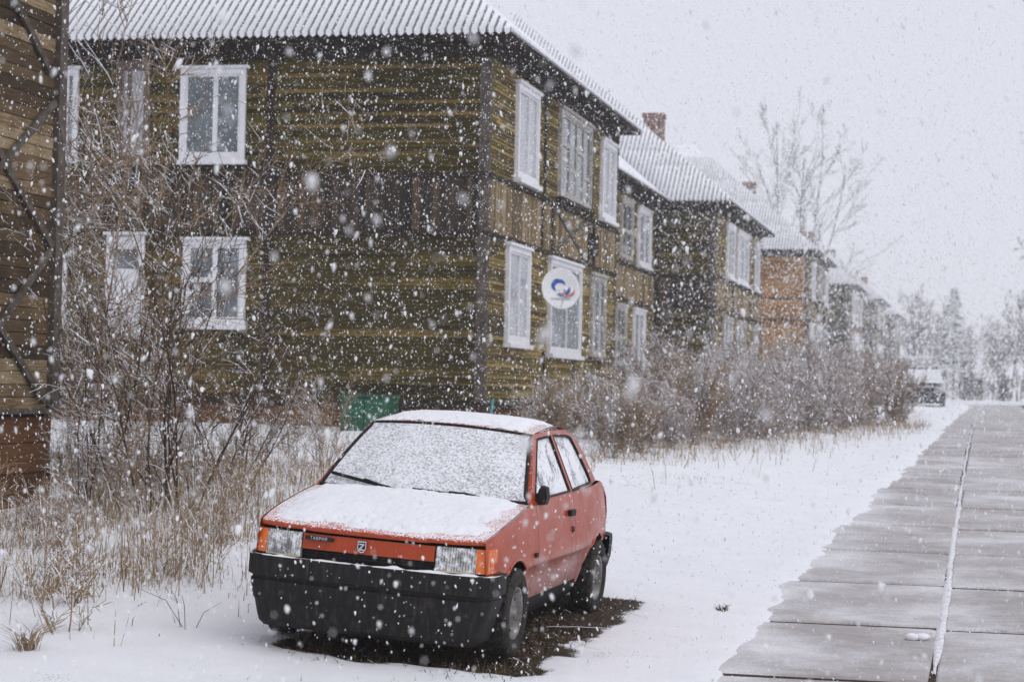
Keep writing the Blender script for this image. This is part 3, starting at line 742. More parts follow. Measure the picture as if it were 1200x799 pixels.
for sd_ in (-1, 1):
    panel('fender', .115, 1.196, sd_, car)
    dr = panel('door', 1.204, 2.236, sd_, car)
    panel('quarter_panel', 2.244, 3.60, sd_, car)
    hx = sd_*(wside(2.08, .80)); mb = MB(); mb.box(min(hx, hx+sd_*.028), max(hx, hx+sd_*.028), 2.03, 2.16, .785, .825); mb.build('handle', 'black_plastic', dr)
    hx = sd_*(wside(2.12, .69)); MB().lathe_x([(.001, .012), (.018, .012), (.022, 0), (.022, -.01)], hx, 2.14, .69, 12, sd_).build('lock', 'black_plastic', dr)
    mb = MB(); hx = sd_*(wside(1.12, .60)); mb.box(min(hx-.005, hx+sd_*.014), max(hx-.005, hx+sd_*.014), 1.09, 1.15, .585, .612); mb.build('side_marker', 'black_plastic', car)
    # dark sill under the door
    mb = MB(); mb.grid([[(sd_*(wside(l, z)+dx), l, z) for z, dx in ((.30, .004), (.235, .006), (.17, -.02), (.15, -.08))] for l in [1.03+.1*i for i in range(17)]]); mb.build('sill', 'black_plastic', car, True, True)
    for (c, zc) in AC:                                       # arch lip
        pts = []
        for i in range(21):
            a = math.pi*i/20; l = c-(AR+.004)*math.cos(a); z = zc+(AR+.004)*math.sin(a); pts.append((sd_*(wside(l, z)-.002), l, z))
        MB().tube(pts, .010, 6).build('arch_lip', 'red_paint', car, True)
        mb = MB(); mb.grid([[(sd_*x, c-(AR-.006)*math.cos(math.pi*i/20), zc+(AR-.006)*math.sin(math.pi*i/20)) for x in (.745, .60, .45)] for i in range(21)])
        mb.build('wheel_housing', 'underbody', car, True)
    # wheels
    for (c, zc) in AC:
        wh = link('wheel', None, car, (sd_*.715, c, .272))
        t = MB(); t.lathe_x([(.165,.055),(.175,.068),(.20,.078),(.235,.080),(.258,.072),(.270,.058),(.274,.03),(.274,-.03),(.270,-.058),(.258,-.072),(.235,-.080),(.175,-.068),(.165,-.055)], 0, 0, 0, 40, sd_)
        t.build('tyre', 'rubber', wh, True, True)
        tr_ = MB()
        for i in range(44):
            a = 2*math.pi*i/44; ca, sa = math.cos(a), math.sin(a); a2 = a+.07; cb, sb = math.cos(a2), math.sin(a2)
            for x0, x1 in ((-.060, -.025), (-.017, .017), (.025, .060)):
                tr_.prism([(x0, 0), (x1, 0), (x1, 1), (x0, 1)], lambda u_, v_, d: (u_, d*(ca if v_ < .5 else cb), d*(sa if v_ < .5 else sb)), .268, .2775)
        tr_.build('tread', 'rubber', wh)
        r_ = MB(); r_.lathe_x([(.168,.052),(.163,.066),(.150,.060),(.140,.030),(.105,.022),(.085,.040),(.055,.048),(.04,.048),(.036,.064),(.001,.066)], 0, 0, 0, 36, sd_); r_.build('rim', 'steel_rim', wh, True, True)
        for i in range(10):
            a = 2*math.pi*i/10; y_, z_ = .122*math.cos(a), .122*math.sin(a)
            MB().lathe_x([(.001, .0275), (.014, .0275), (.017, .022)], 0, y_, z_, 10, sd_).build('rim_hole', 'underbody', wh)
# core that closes the body, seen only through gaps
MB().box(-.66, .66, .24, 3.50, .19, .55).build('floor_pan', 'underbody', car)
MB().box(-.69, .69, 1.06, 3.45, .55, .86).build('cabin_tub', 'underbody', car)
# front end: plan curve of the nose
def nose(s): return .040+.085*(abs(s)/.72)**3
def nose_strip(name, s0, s1, z0, z1, out, mat, tilt=.0, n=12, th=.02, parent=None, smooth=True):
    rows = []
    for i in range(n+1):
        s = s0+(s1-s0)*i/n; l = nose(s)-out
        rows.append([(s, l+th, z0), (s, l, z0), (s, l+tilt, z1), (s, l+tilt+th, z1)])
    mb = MB(); mb.grid(rows)
    for r in (rows[0], rows[-1]): mb.quad(*r)
    return mb.build(name, mat, parent or car, False, True)
nose_strip('nose_backing', -.70, .70, .45, .735, -.05, 'underbody', .01)
rows = []
for i in range(19):                                          # hood
    l0 = i/18; row = []
    for j in range(25):
        s = -1+2*j/24; lf = nose(s*.70)+.018; l = lf+(1.075-lf)*l0; wv = wside(max(l, .1), ZT(l))-.012
        cr_ = .026*(1-abs(s)**2.2)*min(1, l0*3+.25); ridge = .006*math.exp(-((abs(s)-.62)/.06)**2)
        row.append((s*wv, l-.05*(1-s*s)*l0, ZT(l)+cr_+ridge))
    rows.append(row)
HOOD = rows
mb = MB(); front = [(x, y-.004, z-.032) for x, y, z in rows[0]]; mid = [(x, y-.014, z-.010) for x, y, z in rows[0]]
mb.grid([front, mid]+rows); hood = mb.build('hood', 'red_top', car, True, True)
nose_strip('grille_panel', -.415, .415, .612, .702, -.012, 'red_paint', .012)
nose_strip('air_slot', -.425, .425, .556, .612, -.045, 'black_plastic', .0)
for z in (.573, .592): nose_strip('slot_bar', -.42, .42, z, z+.006, -.028, 'black_plastic', 0, 8, .015)
for sd_ in (-1, 1):
    a, b = sorted((sd_*.425, sd_*.662)); 
    hl = nose_strip('headlight', a, b, .566, .704, -.006, 'lamp_glass', .022, 8, .05)
    nose_strip('bezel', a, b, .556, .565, -.004, 'cream_rim', 0, 8, .05, hl)
    rows = []                                                # wrap-round indicator
    for s, l in ((.668, nose(.668)-.002), (.69, nose(.69)-.003), (.715, nose(.712)), (.735, .135), (.745, .19), (.752, .265)):
        rows.append([(sd_*(s-.01), l+.03, .562), (sd_*s, l, .562), (sd_*(s-.006), l+.020, .704), (sd_*(s-.016), l+.05, .704)])
    mb = MB().grid(rows); mb.quad(*rows[0]); mb.quad(*rows[-1]); mb.build('indicator', 'amber', car, False, True)
# badge with lettering, shield emblem
bd = nose_strip('badge', -.395, -.215, .668, .692, .002, 'black_plastic', .004, 4, .012)
cu = bpy.data.curves.new('letters', 'FONT'); cu.body = '\u0422\u0410\u0412\u0420\u0418\u042f'; cu.size = .026; cu.extrude = .0012; cu.align_x = 'CENTER'; cu.align_y = 'CENTER'; cu.space_character = 1.15
tmp = bpy.data.objects.new('tmp_text', cu); COL.objects.link(tmp); bpy.context.view_layer.update()
me = bpy.data.meshes.new_from_object(tmp.evaluated_get(bpy.context.evaluated_depsgraph_get())); bpy.data.objects.remove(tmp)
me.materials.clear(); me.materials.append(MATS['chrome'])
lt = link('lettering', me, bd, (-.305, nose(.305)-.0055, .680)); lt.rotation_euler = (math.radians(82), 0, math.radians(-5.5))
sh = [(-.026,.034),(.026,.034),(.028,-.008),(.016,-.030),(0,-.036),(-.020,-.028),(-.028,-.008)]
em = MB().prism(sh, lambda a, b, d: (a-.03, nose(0)+.011-d+.05*(b+.0)*.2, .657+b), 0, .010).build('emblem', 'chrome', car)
MB().prism([(a*.80, b*.80) for a, b in sh], lambda a, b, d: (a-.03, nose(0)+.011-d+.01*b, .657+b), .0101, .0116).build('emblem_field', 'black_plastic', em)
zz = [(-.016,.020),(.016,.020),(.016,.012),(-.004,-.012),(.014,-.012),(.014,-.020),(-.016,-.020),(-.016,-.012),(.004,.012),(-.016,.012)]
MB().prism(zz, lambda a, b, d: (a-.03, nose(0)+.011-d+.01*b, .657+b), .0118, .0135).build('emblem_mark', 'chrome', em)
# bumpers
def sweep(name, path, prof, mat, parent):
    rows = []
    for i, (s, l) in enumerate(path):
        a = path[max(i-1, 0)]; b = path[min(i+1, len(path)-1)]; tx, ty = b[0]-a[0], b[1]-a[1]; n = math.hypot(tx, ty); nx, ny = ty/n, -tx/n
        rows.append([(s+nx*o, l+ny*o, z) for o, z in prof])
    return MB().grid(rows).build(name, mat, parent, True, True)
half = [(.790,.385),(.790,.30),(.788,.22),(.780,.15),(.762,.10),(.73,.062),(.68,.040),(.60,.026),(.45,.012),(.25,.004),(0,.0)]
path = [(-s, l) for s, l in half]+[(s, l) for s, l in half[::-1][1:]]
prof = [(-.075,.548),(-.012,.552),(-.003,.549),(0,.542),(0,.435),(-.006,.428),(-.026,.420),(-.028,.408),(-.018,.398),(-.018,.385),(-.038,.29),(-.048,.275),(-.052,.265),(-.070,.19),(-.085,.145),(-.12,.115),(-.20,.11)]
bp = sharp(sweep('front_bumper', path, prof, 'black_plastic', car), .35)
rows = []                                                     # crust of snow on the bumper ledge
for i, (s, l) in enumerate([(path[k][0]+(path[k+1][0]-path[k][0])*t, path[k][1]+(path[k+1][1]-path[k][1])*t) for k in range(2, len(path)-3) for t in (0,.1,.2,.3,.4,.5,.6,.7,.8,.9)]):
    h = .026*max(0, N1(s*11+40, 3)-.36)+.012*max(0, N2(s*37+40, 1)-.45); 
    rows.append([(s, l+.004, .5485), (s, l+.010, .551+h*.6), (s, l+.025, .551+h), (s, l+.045, .551+h*.5), (s, l+.06, .547)])
MB().grid(rows).build('snow_crust', 'snow', bp, True)
rh = [(.775,3.36),(.772,3.48),(.75,3.58),(.70,3.645),(.5,3.665),(0,3.675)]; rp = [(s, l) for s, l in rh]+[(-s, l) for s, l in rh[::-1][1:]]
sweep('rear_bumper', rp, [(-.06,.56),(0,.555),(.005,.52),(.0,.40),(-.02,.32),(-.08,.30)], 'black_plastic', car)
MB().grid([[(s, 3.60+.03*(1-(s/.69)**2), .5), (s, 3.61+.03*(1-(s/.69)**2), .71), (s, 3.55+.03*(1-(s/.69)**2), .82), (s*.99, 3.45+.02*(1-(s/.69)**2), .905), (s*.97, 3.36, .95)] for s in [-.69+1.38*i/10 for i in range(11)]]).build('tailgate', 'red_paint', car, True)
# greenhouse
def gs(l, z):                                                 # side surface of the glasshouse
    s = .728-.40*(z-.92)
    if l > 2.3: s -= .055*((l-2.3)/.9)**2
    return s
def sd(sgn):
    return lambda l, z, d: (sgn*(gs(l, z)-d), l, z)
A_BELT = .915
for sg_ in (-1, 1):
    f = sd(sg_)
    frame = {'a_pillar': [(1.085,.905),(1.19,.915),(1.735,1.300),(1.70,1.332),(1.66,1.325)],
             'roof_rail': [(1.70,1.332),(1.735,1.300),(2.20,1.312),(2.60,1.300),(2.745,1.280),(2.80,1.305),(2.60,1.338),(2.15,1.348)],
             'c_pillar': [(2.745,1.280),(2.80,1.305),(2.92,1.275),(3.12,1.15),(3.36,.950),(3.05,.942),(3.075,.955),(3.02,1.02),(2.90,1.145)],
             'belt_rail': [(1.19,.913),(2.2,.922),(3.05,.938),(3.075,.952),(2.2,.938),(1.215,.930)]}
    for nm, poly in frame.items(): MB().prism(poly, f, 0, .03).build(nm, 'red_paint', car, False, True)
    MB().prism([(2.205,.937),(2.275,.939),(2.185,1.313),(2.115,1.311)], f, -.001, .03).build('b_pillar', 'red_paint', car, False, True)
    MB().prism([(1.215,.931),(2.205,.938),(2.115,1.311),(1.735,1.300)], f, .016, .021).build('door_glass', 'frosted_side', car)
    MB().prism([(2.275,.939),(3.05,.953),(3.02,1.02),(2.90,1.145),(2.745,1.280),(2.60,1.300),(2.185,1.313)], f, .016, .021).build('quarter_glass', 'frosted_side', car)
    for lp in ([(1.222,.932),(2.203,.939),(2.113,1.310),(1.737,1.299),(1.222,.932)], [(2.278,.940),(3.045,.954),(3.015,1.02),(2.895,1.142),(2.742,1.278),(2.60,1.297),(2.188,1.311),(2.278,.940)]):
        MB().tube([f(a, b, .006) for a, b in lp], .011, 6).build('window_seal', 'black_plastic', car, True)
    if sg_ > 0:
        mr = MB(); fx = lambda a, b, d: (sg_*(gs(1.32, .96)+a), 1.32+d, .955+b)
        mr.prism([(.015,-.05),(.065,-.045),(.078,0),(.066,.065),(.03,.075),(.012,.02)], fx, -.07, .02); mr.prism([(-.01,-.03),(.03,-.03),(.03,.02),(-.01,.02)], fx, -.03, .03)
        mr.build('mirror', 'black_plastic', car, False, True)
def ws(t, s):                                                 # windscreen surface, t up, s across in -1..1
    s3 = s*(.700+(.548-.700)*t); l = 1.085+(1.672-1.085)*t-(.085*(1-t)+.065*t)*(1-s*s); z = .918+(1.328-.918)*t+.022*math.sin(math.pi*t)+(.028*t)*(1-s*s)
    return (s3, l, z)
MB().grid([[ws(t/10, -1+s/8) for s in range(17)] for t in range(11)]).build('windscreen', 'snowy_glass', car, True, True)
MB().tube([ws(.012, -1+s/8) for s in range(17)]+[ws(t/10, .985) for t in range(1, 10)]+[ws(.985, 1-s/8) for s in range(17)]+[ws(1-t/10, -.985) for t in range(1, 11)], .013, 6).build('windscreen_seal', 'black_plastic', car, True)
ROOF = []
for i in range(17):
    t = i/16; row = []
    for j in range(21):
        s = -1+2*j/20; lf = ws(1, s)[1]; l = lf+(2.93-lf)*t; zc = 1.328+.045*math.sin(math.pi*min(1, t*.95+.02))-.05*t**3
        row.append((s*(.556-.03*t*t), l, zc+.034*(1-abs(s)**2.6)))
    ROOF.append(row)
MB().grid([[(x, y-.012, z-.018) for x, y, z in ROOF[0]]]+ROOF).build('roof', 'red_top', car, True, True)
MB().grid([[(s*(.52+.08*t), 2.93+.46*t+.02*(1-s*s), 1.29-.335*t) for s in [-1+.2*k for k in range(11)]] for t in (0,.25,.5,.75,1)]).build('rear_glass', 'snowy_glass', car, True)
MB().grid([[(-.71+1.42*j/14, 1.06-.06*(1-(j/7-1)**2)+.05*i-.02, .905+.012*i) for j in range(15)] for i in range(3)]).build('cowl', 'black_plastic', car, True)
# wipers
def wiper(s_a, s_m, s_b, t_b):
    arm = [tuple(Vector(ws(t, q))+Vector((0, -.03, .028))) for t, q in ((-.03, s_a), (.01, s_a+(s_m-s_a)*.5), (t_b*.55, s_m))]
    w_ = MB().tube(arm, [.016, .012, .009], 6, True).build('wiper', 'black_plastic', car, True)
    MB().tube([tuple(Vector(ws(t_b*(1-k/8), s_b+(s_a-.04-s_b)*k/8))+Vector((0, -.020, .018))) for k in range(9)], .012, 6, True).build('blade', 'black_plastic', w_, True)
wiper(-.12, -.55, -.93, .13); wiper(.62, .3, -.05, .03)
# snow caps that lie on hood and roof
def cap(surf, name, parent, thick, margins, seed):
    R, Cn = len(surf), len(surf[0]); P = lambda u, v: None; NN = vnoise(seed)
    def samp(u, v):
        a = min(R-1.0001, u*(R-1)); b = min(Cn-1.0001, v*(Cn-1)); i, j = int(a), int(b); fa, fb = a-i, b-j
        p = [Vector(surf[i+x][j+y]) for x, y in ((0,0),(0,1),(1,0),(1,1))]
        return (p[0]*(1-fb)+p[1]*fb)*(1-fa)+(p[2]*(1-fb)+p[3]*fb)*fa
    rows = []
    for i in range(81):
        row = []
        for j in range(131):
            u, v = i/80, j/130; p = samp(u, v)
            d = min((u-margins[0])/.05, (margins[1]-u)/.05, (v-margins[2])/.045, (margins[3]-v)/.045)
            d += 1.6*(NN(p.x*9+30, p.y*9)-.5)+.9*(NN(p.x*31+30, p.y*31)-.5)
            h = thick*(min(1, max(-.5, d*.55))) + .006*(NN(p.x*16+9, p.y*16+9)-.5)+.007*(NN(p.x*55+9, p.y*55+9)-.5)
            row.append((p.x, p.y, p.z+h-.004))
        rows.append(row)
    MB().grid(rows).build(name, 'snow', parent, True)
cap(HOOD, 'hood_snow', car, .024, (.06, 1.05, .02, .955), 11)
cap(ROOF, 'roof_snow', car, .022, (.0, 1.02, .02, .945), 12)
tag(car, 'red three-door hatchback with black bumper, parked under fresh snow on the verge', 'car')

# ------------------------------------------------------------------ parked car and van in the distance
def far_vehicle(name, base, label, cat, van):
    t = link(name, None, None, base); t.rotation_euler.z = .02
    hw, L_ = (.80, 4.9) if van else (.84, 4.2)
    pr = lambda k=1.0: (lambda a, b, d: (d*k, a, b))
    if van:
        MB().prism([(0,.45),(0,1.0),(.25,1.15),(.75,1.7),(1.4,1.74),(1.4,.45)], pr(), -hw+.05, hw-.05).build('cab', 'white_car_paint', t)
        MB().box(-hw, hw, 1.45, L_+.6, .55, 2.12).build('cargo_box', 'van_grey', t); MB().box(-hw-.03, hw+.03, 1.42, L_+.63, 2.123, 2.24).build('box_snow', 'snow', t)
        MB().prism([(-hw+.15, 1.32), (hw-.15, 1.32), (hw-.2, 1.66), (-hw+.2, 1.66)], lambda a, b, d: (a, .28+(b-1.28)*.66-d, b), .01, .03).build('windscreen', 'dark_glass', t)
    else:
        MB().prism([(.05,.22),(0,.42),(.02,.72),(.95,.90),(1.5,.93),(4.0,.95),(4.15,.75),(4.15,.35)], pr(), -hw, hw).build('body', 'white_car_paint', t)
        rows = [[(s*w_, l, z) for s in (-1, -.6, .6, 1)] for l, z, w_ in ((.92,.90,.76),(1.62,1.40,.62),(1.9,1.44,.61),(3.0,1.42,.61),(3.95,.95,.74))]
        MB().grid(rows).build('roof', 'snow', t); MB().prism([(.95,.90),(1.65,1.38),(3.0,1.40),(3.9,.95)], lambda a, b, d: (d*(.76-.3*(b-.9)), a, b), -.98, .98).build('side_glass', 'dark_glass', t)
        MB().prism([(-.68, 0), (.68, 0), (.57, 1), (-.57, 1)], lambda a, b, d: (a, .95+.66*b-d, .93+.45*b+d), .004, .02).build('windscreen', 'snowy_glass', t)
        MB().grid([[(s, l, .935+.07*(l-.45)*.8-.02*(abs(s)/.75)**4) for s in (-.78,-.5,0,.5,.78)] for l in (.03,.3,.6,.95)]).build('hood_snow', 'snow', t)
        for s in (-1, 1): MB().box(min(s*.82, s*.98), max(s*.82, s*.98), 1.25, 1.33, .93, 1.05).build('mirror', 'white_car_paint', t)
    for s in (-1, 1):
        MB().box(min(s*.45, s*.78), max(s*.45, s*.78), -.03, .05, .60, .74).build('headlight', 'lamp_glass', t)
        for l in ((.8, L_-.9)):
            w_ = link('wheel', None, t, (s*(hw-.1), l, .31)); MB().lathe_x([(.18,.09),(.30,.09),(.315,.05),(.315,-.05),(.30,-.09)], 0, 0, 0, 18, s).build('tyre', 'rubber', w_); MB().lathe_x([(.001,.07),(.18,.08)], 0, 0, 0, 14, s).build('rim', 'steel_rim', w_)
    MB().box(-.42, .42, -.02, .04, .56, .72).build('grille', 'black_plastic', t)
    MB().box(-hw-.01, hw+.01, -.07, .06, .24, .53).build('bumper', 'black_plastic', t)
    MB().box(-hw+.12, hw-.12, .07, L_-.3, .10, .40).build('underbody', 'underbody', t)
    tag(t, label, cat)
far_vehicle('parked_car', (-2.42, 84.0, zg(-2.42, 86)+.0), 'white snow-dusted car parked beside the far end of the shrubs', 'car', False)
far_vehicle('box_van', (-3.55, 108.0, zg(-3.55, 110)+.0), 'pale box van with snow on its roof behind the white car', 'van', True)

# ------------------------------------------------------------------ bare shrubs and trees
def wander(p, d, L, n, bend, lift, R_):
    pts = [tuple(p)]; d = Vector(d).normalized(); p = Vector(p)
    for i in range(n):
        d = (d+Vector((R_.gauss(0, bend), R_.gauss(0, bend), R_.gauss(0, bend)+lift))).normalized(); p = p+d*(L/n); pts.append(tuple(p))
    return pts
def side_dir(t, ang, R_):
    t = Vector(t).normalized(); a = R_.uniform(0, 6.283); o = t.orthogonal().normalized(); o = Matrix.Rotation(a, 3, t) @ o
    return t*math.cos(ang)+o*math.sin(ang)
def shrub(seed, h, stems, spread, nb, ntw, r=.014, tr=.0045, ang=.6):
    R_ = random.Random(seed); mb = MB(); tw = MB()
    for s in range(stems):
        a = R_.uniform(0, 6.283); rr = R_.uniform(0, .22)*h*.3; sp = abs(R_.gauss(0, spread))
        L = h*R_.uniform(.6, 1.05); d = (math.cos(a)*sp, math.sin(a)*sp, 1)
        st = wander((math.cos(a)*rr, math.sin(a)*rr, -.06), d, L, 9, .10, .03, R_)
        r_ = r*R_.uniform(.6, 1.2); mb.tube(st, [r_*(1-.75*i/9) for i in range(10)], 5)
        for b in range(nb):
            k = R_.uniform(1.2, 8.6); i = int(k); f = k-i; p = Vector(st[i]).lerp(Vector(st[i+1]), f); t = Vector(st[i+1])-Vector(st[i])
            bl = L*R_.uniform(.10, .30)*(1.15-k/14); br = wander(p, side_dir(t, R_.uniform(ang*.6, ang*1.5), R_), bl, 4, .18, .06, R_)
            rb = max(tr*1.1, r_*.42*(1-k/14)); tw.tube(br, [rb*(1-.5*j/4) for j in range(5)], 3)
            for w_ in range(ntw):
                k2 = R_.uniform(.5, 3.9); i2 = int(k2); p2 = Vector(br[i2]).lerp(Vector(br[i2+1]), k2-i2); t2 = Vector(br[i2+1])-Vector(br[i2])
                tt = wander(p2, side_dir(t2, R_.uniform(.4, 1.1), R_), bl*R_.uniform(.25, .6)+.04, 2, .2, .05, R_)
                tw.tube(tt, [tr, tr*.9, tr*.5], 3)
    return mb, tw
def make_shrub(name, seed, h, stems, spread, nb, ntw, mat, **kw):
    a, b = shrub(seed, h, stems, spread, nb, ntw, **kw); return a.mesh('stems', mat, True), b.mesh('twigs', mat)
def put(name, meshes, x, y, s, rz, label, cat, group, sz=None):
    t = link(name, None, None, (x, y, zg(x, y)+.0)); t.rotation_euler.z = rz; t.scale = (s, s, sz or s)
    link('stems', meshes[0], t); link('twigs', meshes[1], t); return tag(t, label, cat, group)
tall = [make_shrub('t', 21, 4.3, 7, .30, 12, 4, 'twig_dark', tr=.0038), make_shrub('t', 22, 3.6, 9, .34, 13, 4, 'twig_dark', tr=.0038)]
vine = [make_shrub('v', 25, 5.6, 8, .13, 26, 6, 'twig_tan', tr=.0048, ang=.8)]
low = [make_shrub('l', 31, 1.9, 12, .42, 13, 4, 'twig_tan', r=.008, tr=.0036), make_shrub('l', 32, 1.7, 14, .40, 13, 4, 'twig_tan', r=.008, tr=.0036)]
left = [('bare_shrub', tall[0], 178, 606, 1.0, .3, 'tall dark bare shrub fanning up in front of the white-boarded window'),
        ('bare_shrub', tall[1], 222, 600, 1.0, 1.9, 'bare leaning shrub in front of the lower two-pane window'),
        ('bare_shrub', tall[0], 104, 596, .62, 4.0, 'small dark bare shrub at the corner of the plank barn'),
        ('bare_shrub', tall[1], 268, 572, .74, 5.2, 'smaller bare shrub left of the red car, nearer the house'),
        ('pale_shrub', vine[0], 120, 566, 1.02, .8, 'tallest pale twiggy shrub reaching the eaves beside the barn'),
        ('pale_shrub', vine[0], 140, 552, .95, 2.9, 'pale twiggy shrub beside the brown upper window')]
for nm, me, px, py, s, rz, lb in left:
    p = on_ground(px, py); put(nm, me, p[0], p[1], s, rz, lb, 'shrub', 'bare shrubs by the barn')
for i, (px, py) in enumerate(((90, 588), (150, 578), (205, 566), (300, 548), (345, 545), (378, 548), (130, 612))):
    p = on_ground(px, py); put('low_shrub', low[i % 2], p[0], p[1], rng.uniform(.6, .85), rng.uniform(0, 6), 'low tangled bare shrub between the barn and the red car', 'shrub', 'low shrubs by the barn')
hed = [make_shrub('h', 41, 2.0, 22, .42, 22, 8, 'twig_hedge', r=.009, tr=.0052), make_shrub('h', 42, 1.8, 24, .46, 20, 8, 'twig_hedge', r=.009, tr=.0055), make_shrub('h', 43, 2.1, 20, .36, 24, 8, 'twig_tan', r=.009, tr=.0052)]
hp = []
for i in range(15):
    t = i/14; y = 28.2+17.8*t; x = -4.85+3.0*t
    hp.append((x+rng.uniform(-.25, .15), y, rng.uniform(.42, .55) if t < .2 else rng.uniform(.35, .45) if t > .93 else rng.uniform(.6, .8), 0))
for i in range(13):
    t = i/12; y = 29.0+18*t; x = -6.2+3.0*t
    hp.append((x+rng.uniform(-.3, .3), y+rng.uniform(-.4, .4), (rng.uniform(.45, .6) if t < .25 else rng.uniform(.75, .95)), 1))
for i in range(8):
    t = i/7; hp.append((-4.6+1.6*t+rng.uniform(-.3, .3), 47+14*t, rng.uniform(.75, .95), 2))
hl_ = ['bare brown shrub in the front row of the snowy hedge', 'taller bare shrub in the back row of the snowy hedge', 'faded bare shrub at the far end of the hedge']
for i, (x, y, s, k_) in enumerate(hp):
    put('hedge_shrub', hed[rng.randrange(3)], x, y, s, rng.uniform(0, 6), hl_[k_], 'shrub', ['hedge front row', 'hedge back row', 'hedge far end'][k_])
def tree_mesh(seed, h, forks, r, levels=3, tr=.012, up_=.04, nb=(9, 7, 6), a0=.55):
    R_ = random.Random(seed); tk = MB(); cw = MB()
    def grow(p, d, L, r_, lv):
        n = 7 if lv == 0 else 4; pts = wander(p, d, L, n, .07+.05*lv, up_, R_)
        (tk if lv == 0 else cw).tube(pts, [max(tr, r_*(1-.8*i/n)) for i in range(n+1)], 6 if lv == 0 else 3)
        if lv >= levels: return
        for b in range(nb[min(lv, 2)]):
            k = R_.uniform(n*(.30 if lv == 0 else .15), n*.98); i = int(k); q = Vector(pts[i]).lerp(Vector(pts[i+1]), k-i); t = Vector(pts[i+1])-Vector(pts[i])
            grow(q, side_dir(t, R_.uniform(a0*.6, a0*1.3), R_), L*R_.uniform(.28, .5)*(1.25-.7*k/n), max(tr, r_*.45*(1-.6*k/n)), lv+1)
    for f in range(forks):
        a = R_.uniform(0, 6.283); sp = .0 if forks == 1 else R_.uniform(.08, .30); grow((0.1*math.cos(a)*(forks > 1), .1*math.sin(a)*(forks > 1), -.2), (math.cos(a)*sp, math.sin(a)*sp, 1), h*R_.uniform(.8, 1), r, 0)
    return tk.mesh('trunk', 'bark_grey', True), cw.mesh('crown', 'bark_grey')
def put_tree(name, me, x, y, s, rz, label, group=None, z=None):
    t = link(name, None, None, (x, y, z if z is not None else zg(x, y))); t.rotation_euler.z = rz; t.scale = (s, s, s)
    link('trunk', me[0], t); link('crown', me[1], t); return tag(t, label, 'tree', group)
big = tree_mesh(57, 19, 5, .12, 3, .012, .035, (8, 6, 5), .5)
put_tree('bare_tree', big, -12.9, 146.5, .97, .4, 'tall leafless tree with several stems rising behind the house roofs', None)
tm = [tree_mesh(s, 9, 1, .11, 3, .011, .04, (14, 8, 6), .55) for s in (61, 62, 63)]
put_tree('bare_tree', tree_mesh(64, 9.5, 2, .14, 3, .014, .02, (14, 9, 6), .75), 4.3, 100, 1.0, 2.2, 'leafless tree whose crown enters at the right edge', None)
fi = 0
for px, Y, s in ((1064,165,.95),(1078,185,1.0),(1092,176,.9),(1104,190,1.0),(1136,195,.85),(1150,182,.7),(1163,190,.8),(1172,176,.85),(1184,170,.95),(1192,186,1.0),(1205,172,1.05),(1070,205,1.0),(1098,210,1.0),(1124,210,.9),(1142,212,.8),(1158,215,.8),(1178,205,.95),(1196,210,1.05),(1212,200,1.1)):
    x = float(on_plane(px, 460, 1, Y)[0]); fi += 1
    put_tree('far_tree', tm[fi % 3], x, Y, s, rng.uniform(0, 6), 'pale leafless tree in the hazy row beyond the end of the road', 'trees beyond the road end')
fb = make_shrub('f', 71, 2.6, 16, .4, 16, 6, 'bark_grey', r=.03, tr=.018)
for i in range(22):
    x = -9+i*1.25+rng.uniform(-.4, .4); y = rng.uniform(118, 150); put('far_shrub', fb, x, y, rng.uniform(.6, 1.0), rng.uniform(0, 6), 'hazy bare shrub in the thicket beyond the end of the road', 'shrub', 'thicket beyond the road end')
def spruce_mesh(seed, h):
    R_ = random.Random(seed); tk = MB().tube([(0, 0, -.2), (0, 0, h*.5), (0, 0, h)], [.12, .07, .01], 6); cw = MB(); z = .5
    while z < h*.99:
        rad = (h-z)*.30*R_.uniform(.85, 1.12)+.08
        for i in range(9):
            a = R_.uniform(0, 6.283); L = rad*R_.uniform(.7, 1.1); ca, sa = math.cos(a), math.sin(a)
            pts = [(ca*L*t, sa*L*t, z-.18*L*t*(2-1.4*t)+R_.uniform(-.03, .03)) for t in (0, .35, .7, 1)]
            for k in range(14):
                t = R_.uniform(.15, 1); b = [pts[0][j]+(pts[3][j]-pts[0][j])*t for j in range(3)]; b[2] = z-.18*L*t*(2-1.4*t)
                wd = .09+.10*(1-t); l2 = .22+.16*R_.random(); a2 = a+R_.choice((-1, 1))*R_.uniform(.3, .9); dx, dy = math.cos(a2)*l2, math.sin(a2)*l2
                cw.quad((b[0]-sa*wd*.4, b[1]+ca*wd*.4, b[2]+.02), (b[0]+sa*wd*.4, b[1]-ca*wd*.4, b[2]+.02), (b[0]+dx, b[1]+dy, b[2]-.10-R_.uniform(0, .1)))
        z += .17+.01*(h-z)*.3
    return tk.mesh('trunk', 'bark_grey'), cw.mesh('crown', 'spruce_green')
sp = spruce_mesh(81, 8.6)
for px, Y, s, rz, lb in ((1117, 160, 1.0, 0, 'tallest dark spruce standing beyond the end of the road'), (1131, 172, .62, 2, 'shorter spruce just right of the tallest one'), (1098, 178, .70, 4, 'half-hidden spruce left of the tallest one')):
    put_tree('spruce_tree', sp, float(on_plane(px, 460, 1, Y)[0]), Y, s, rz, lb, 'spruces beyond the road end')

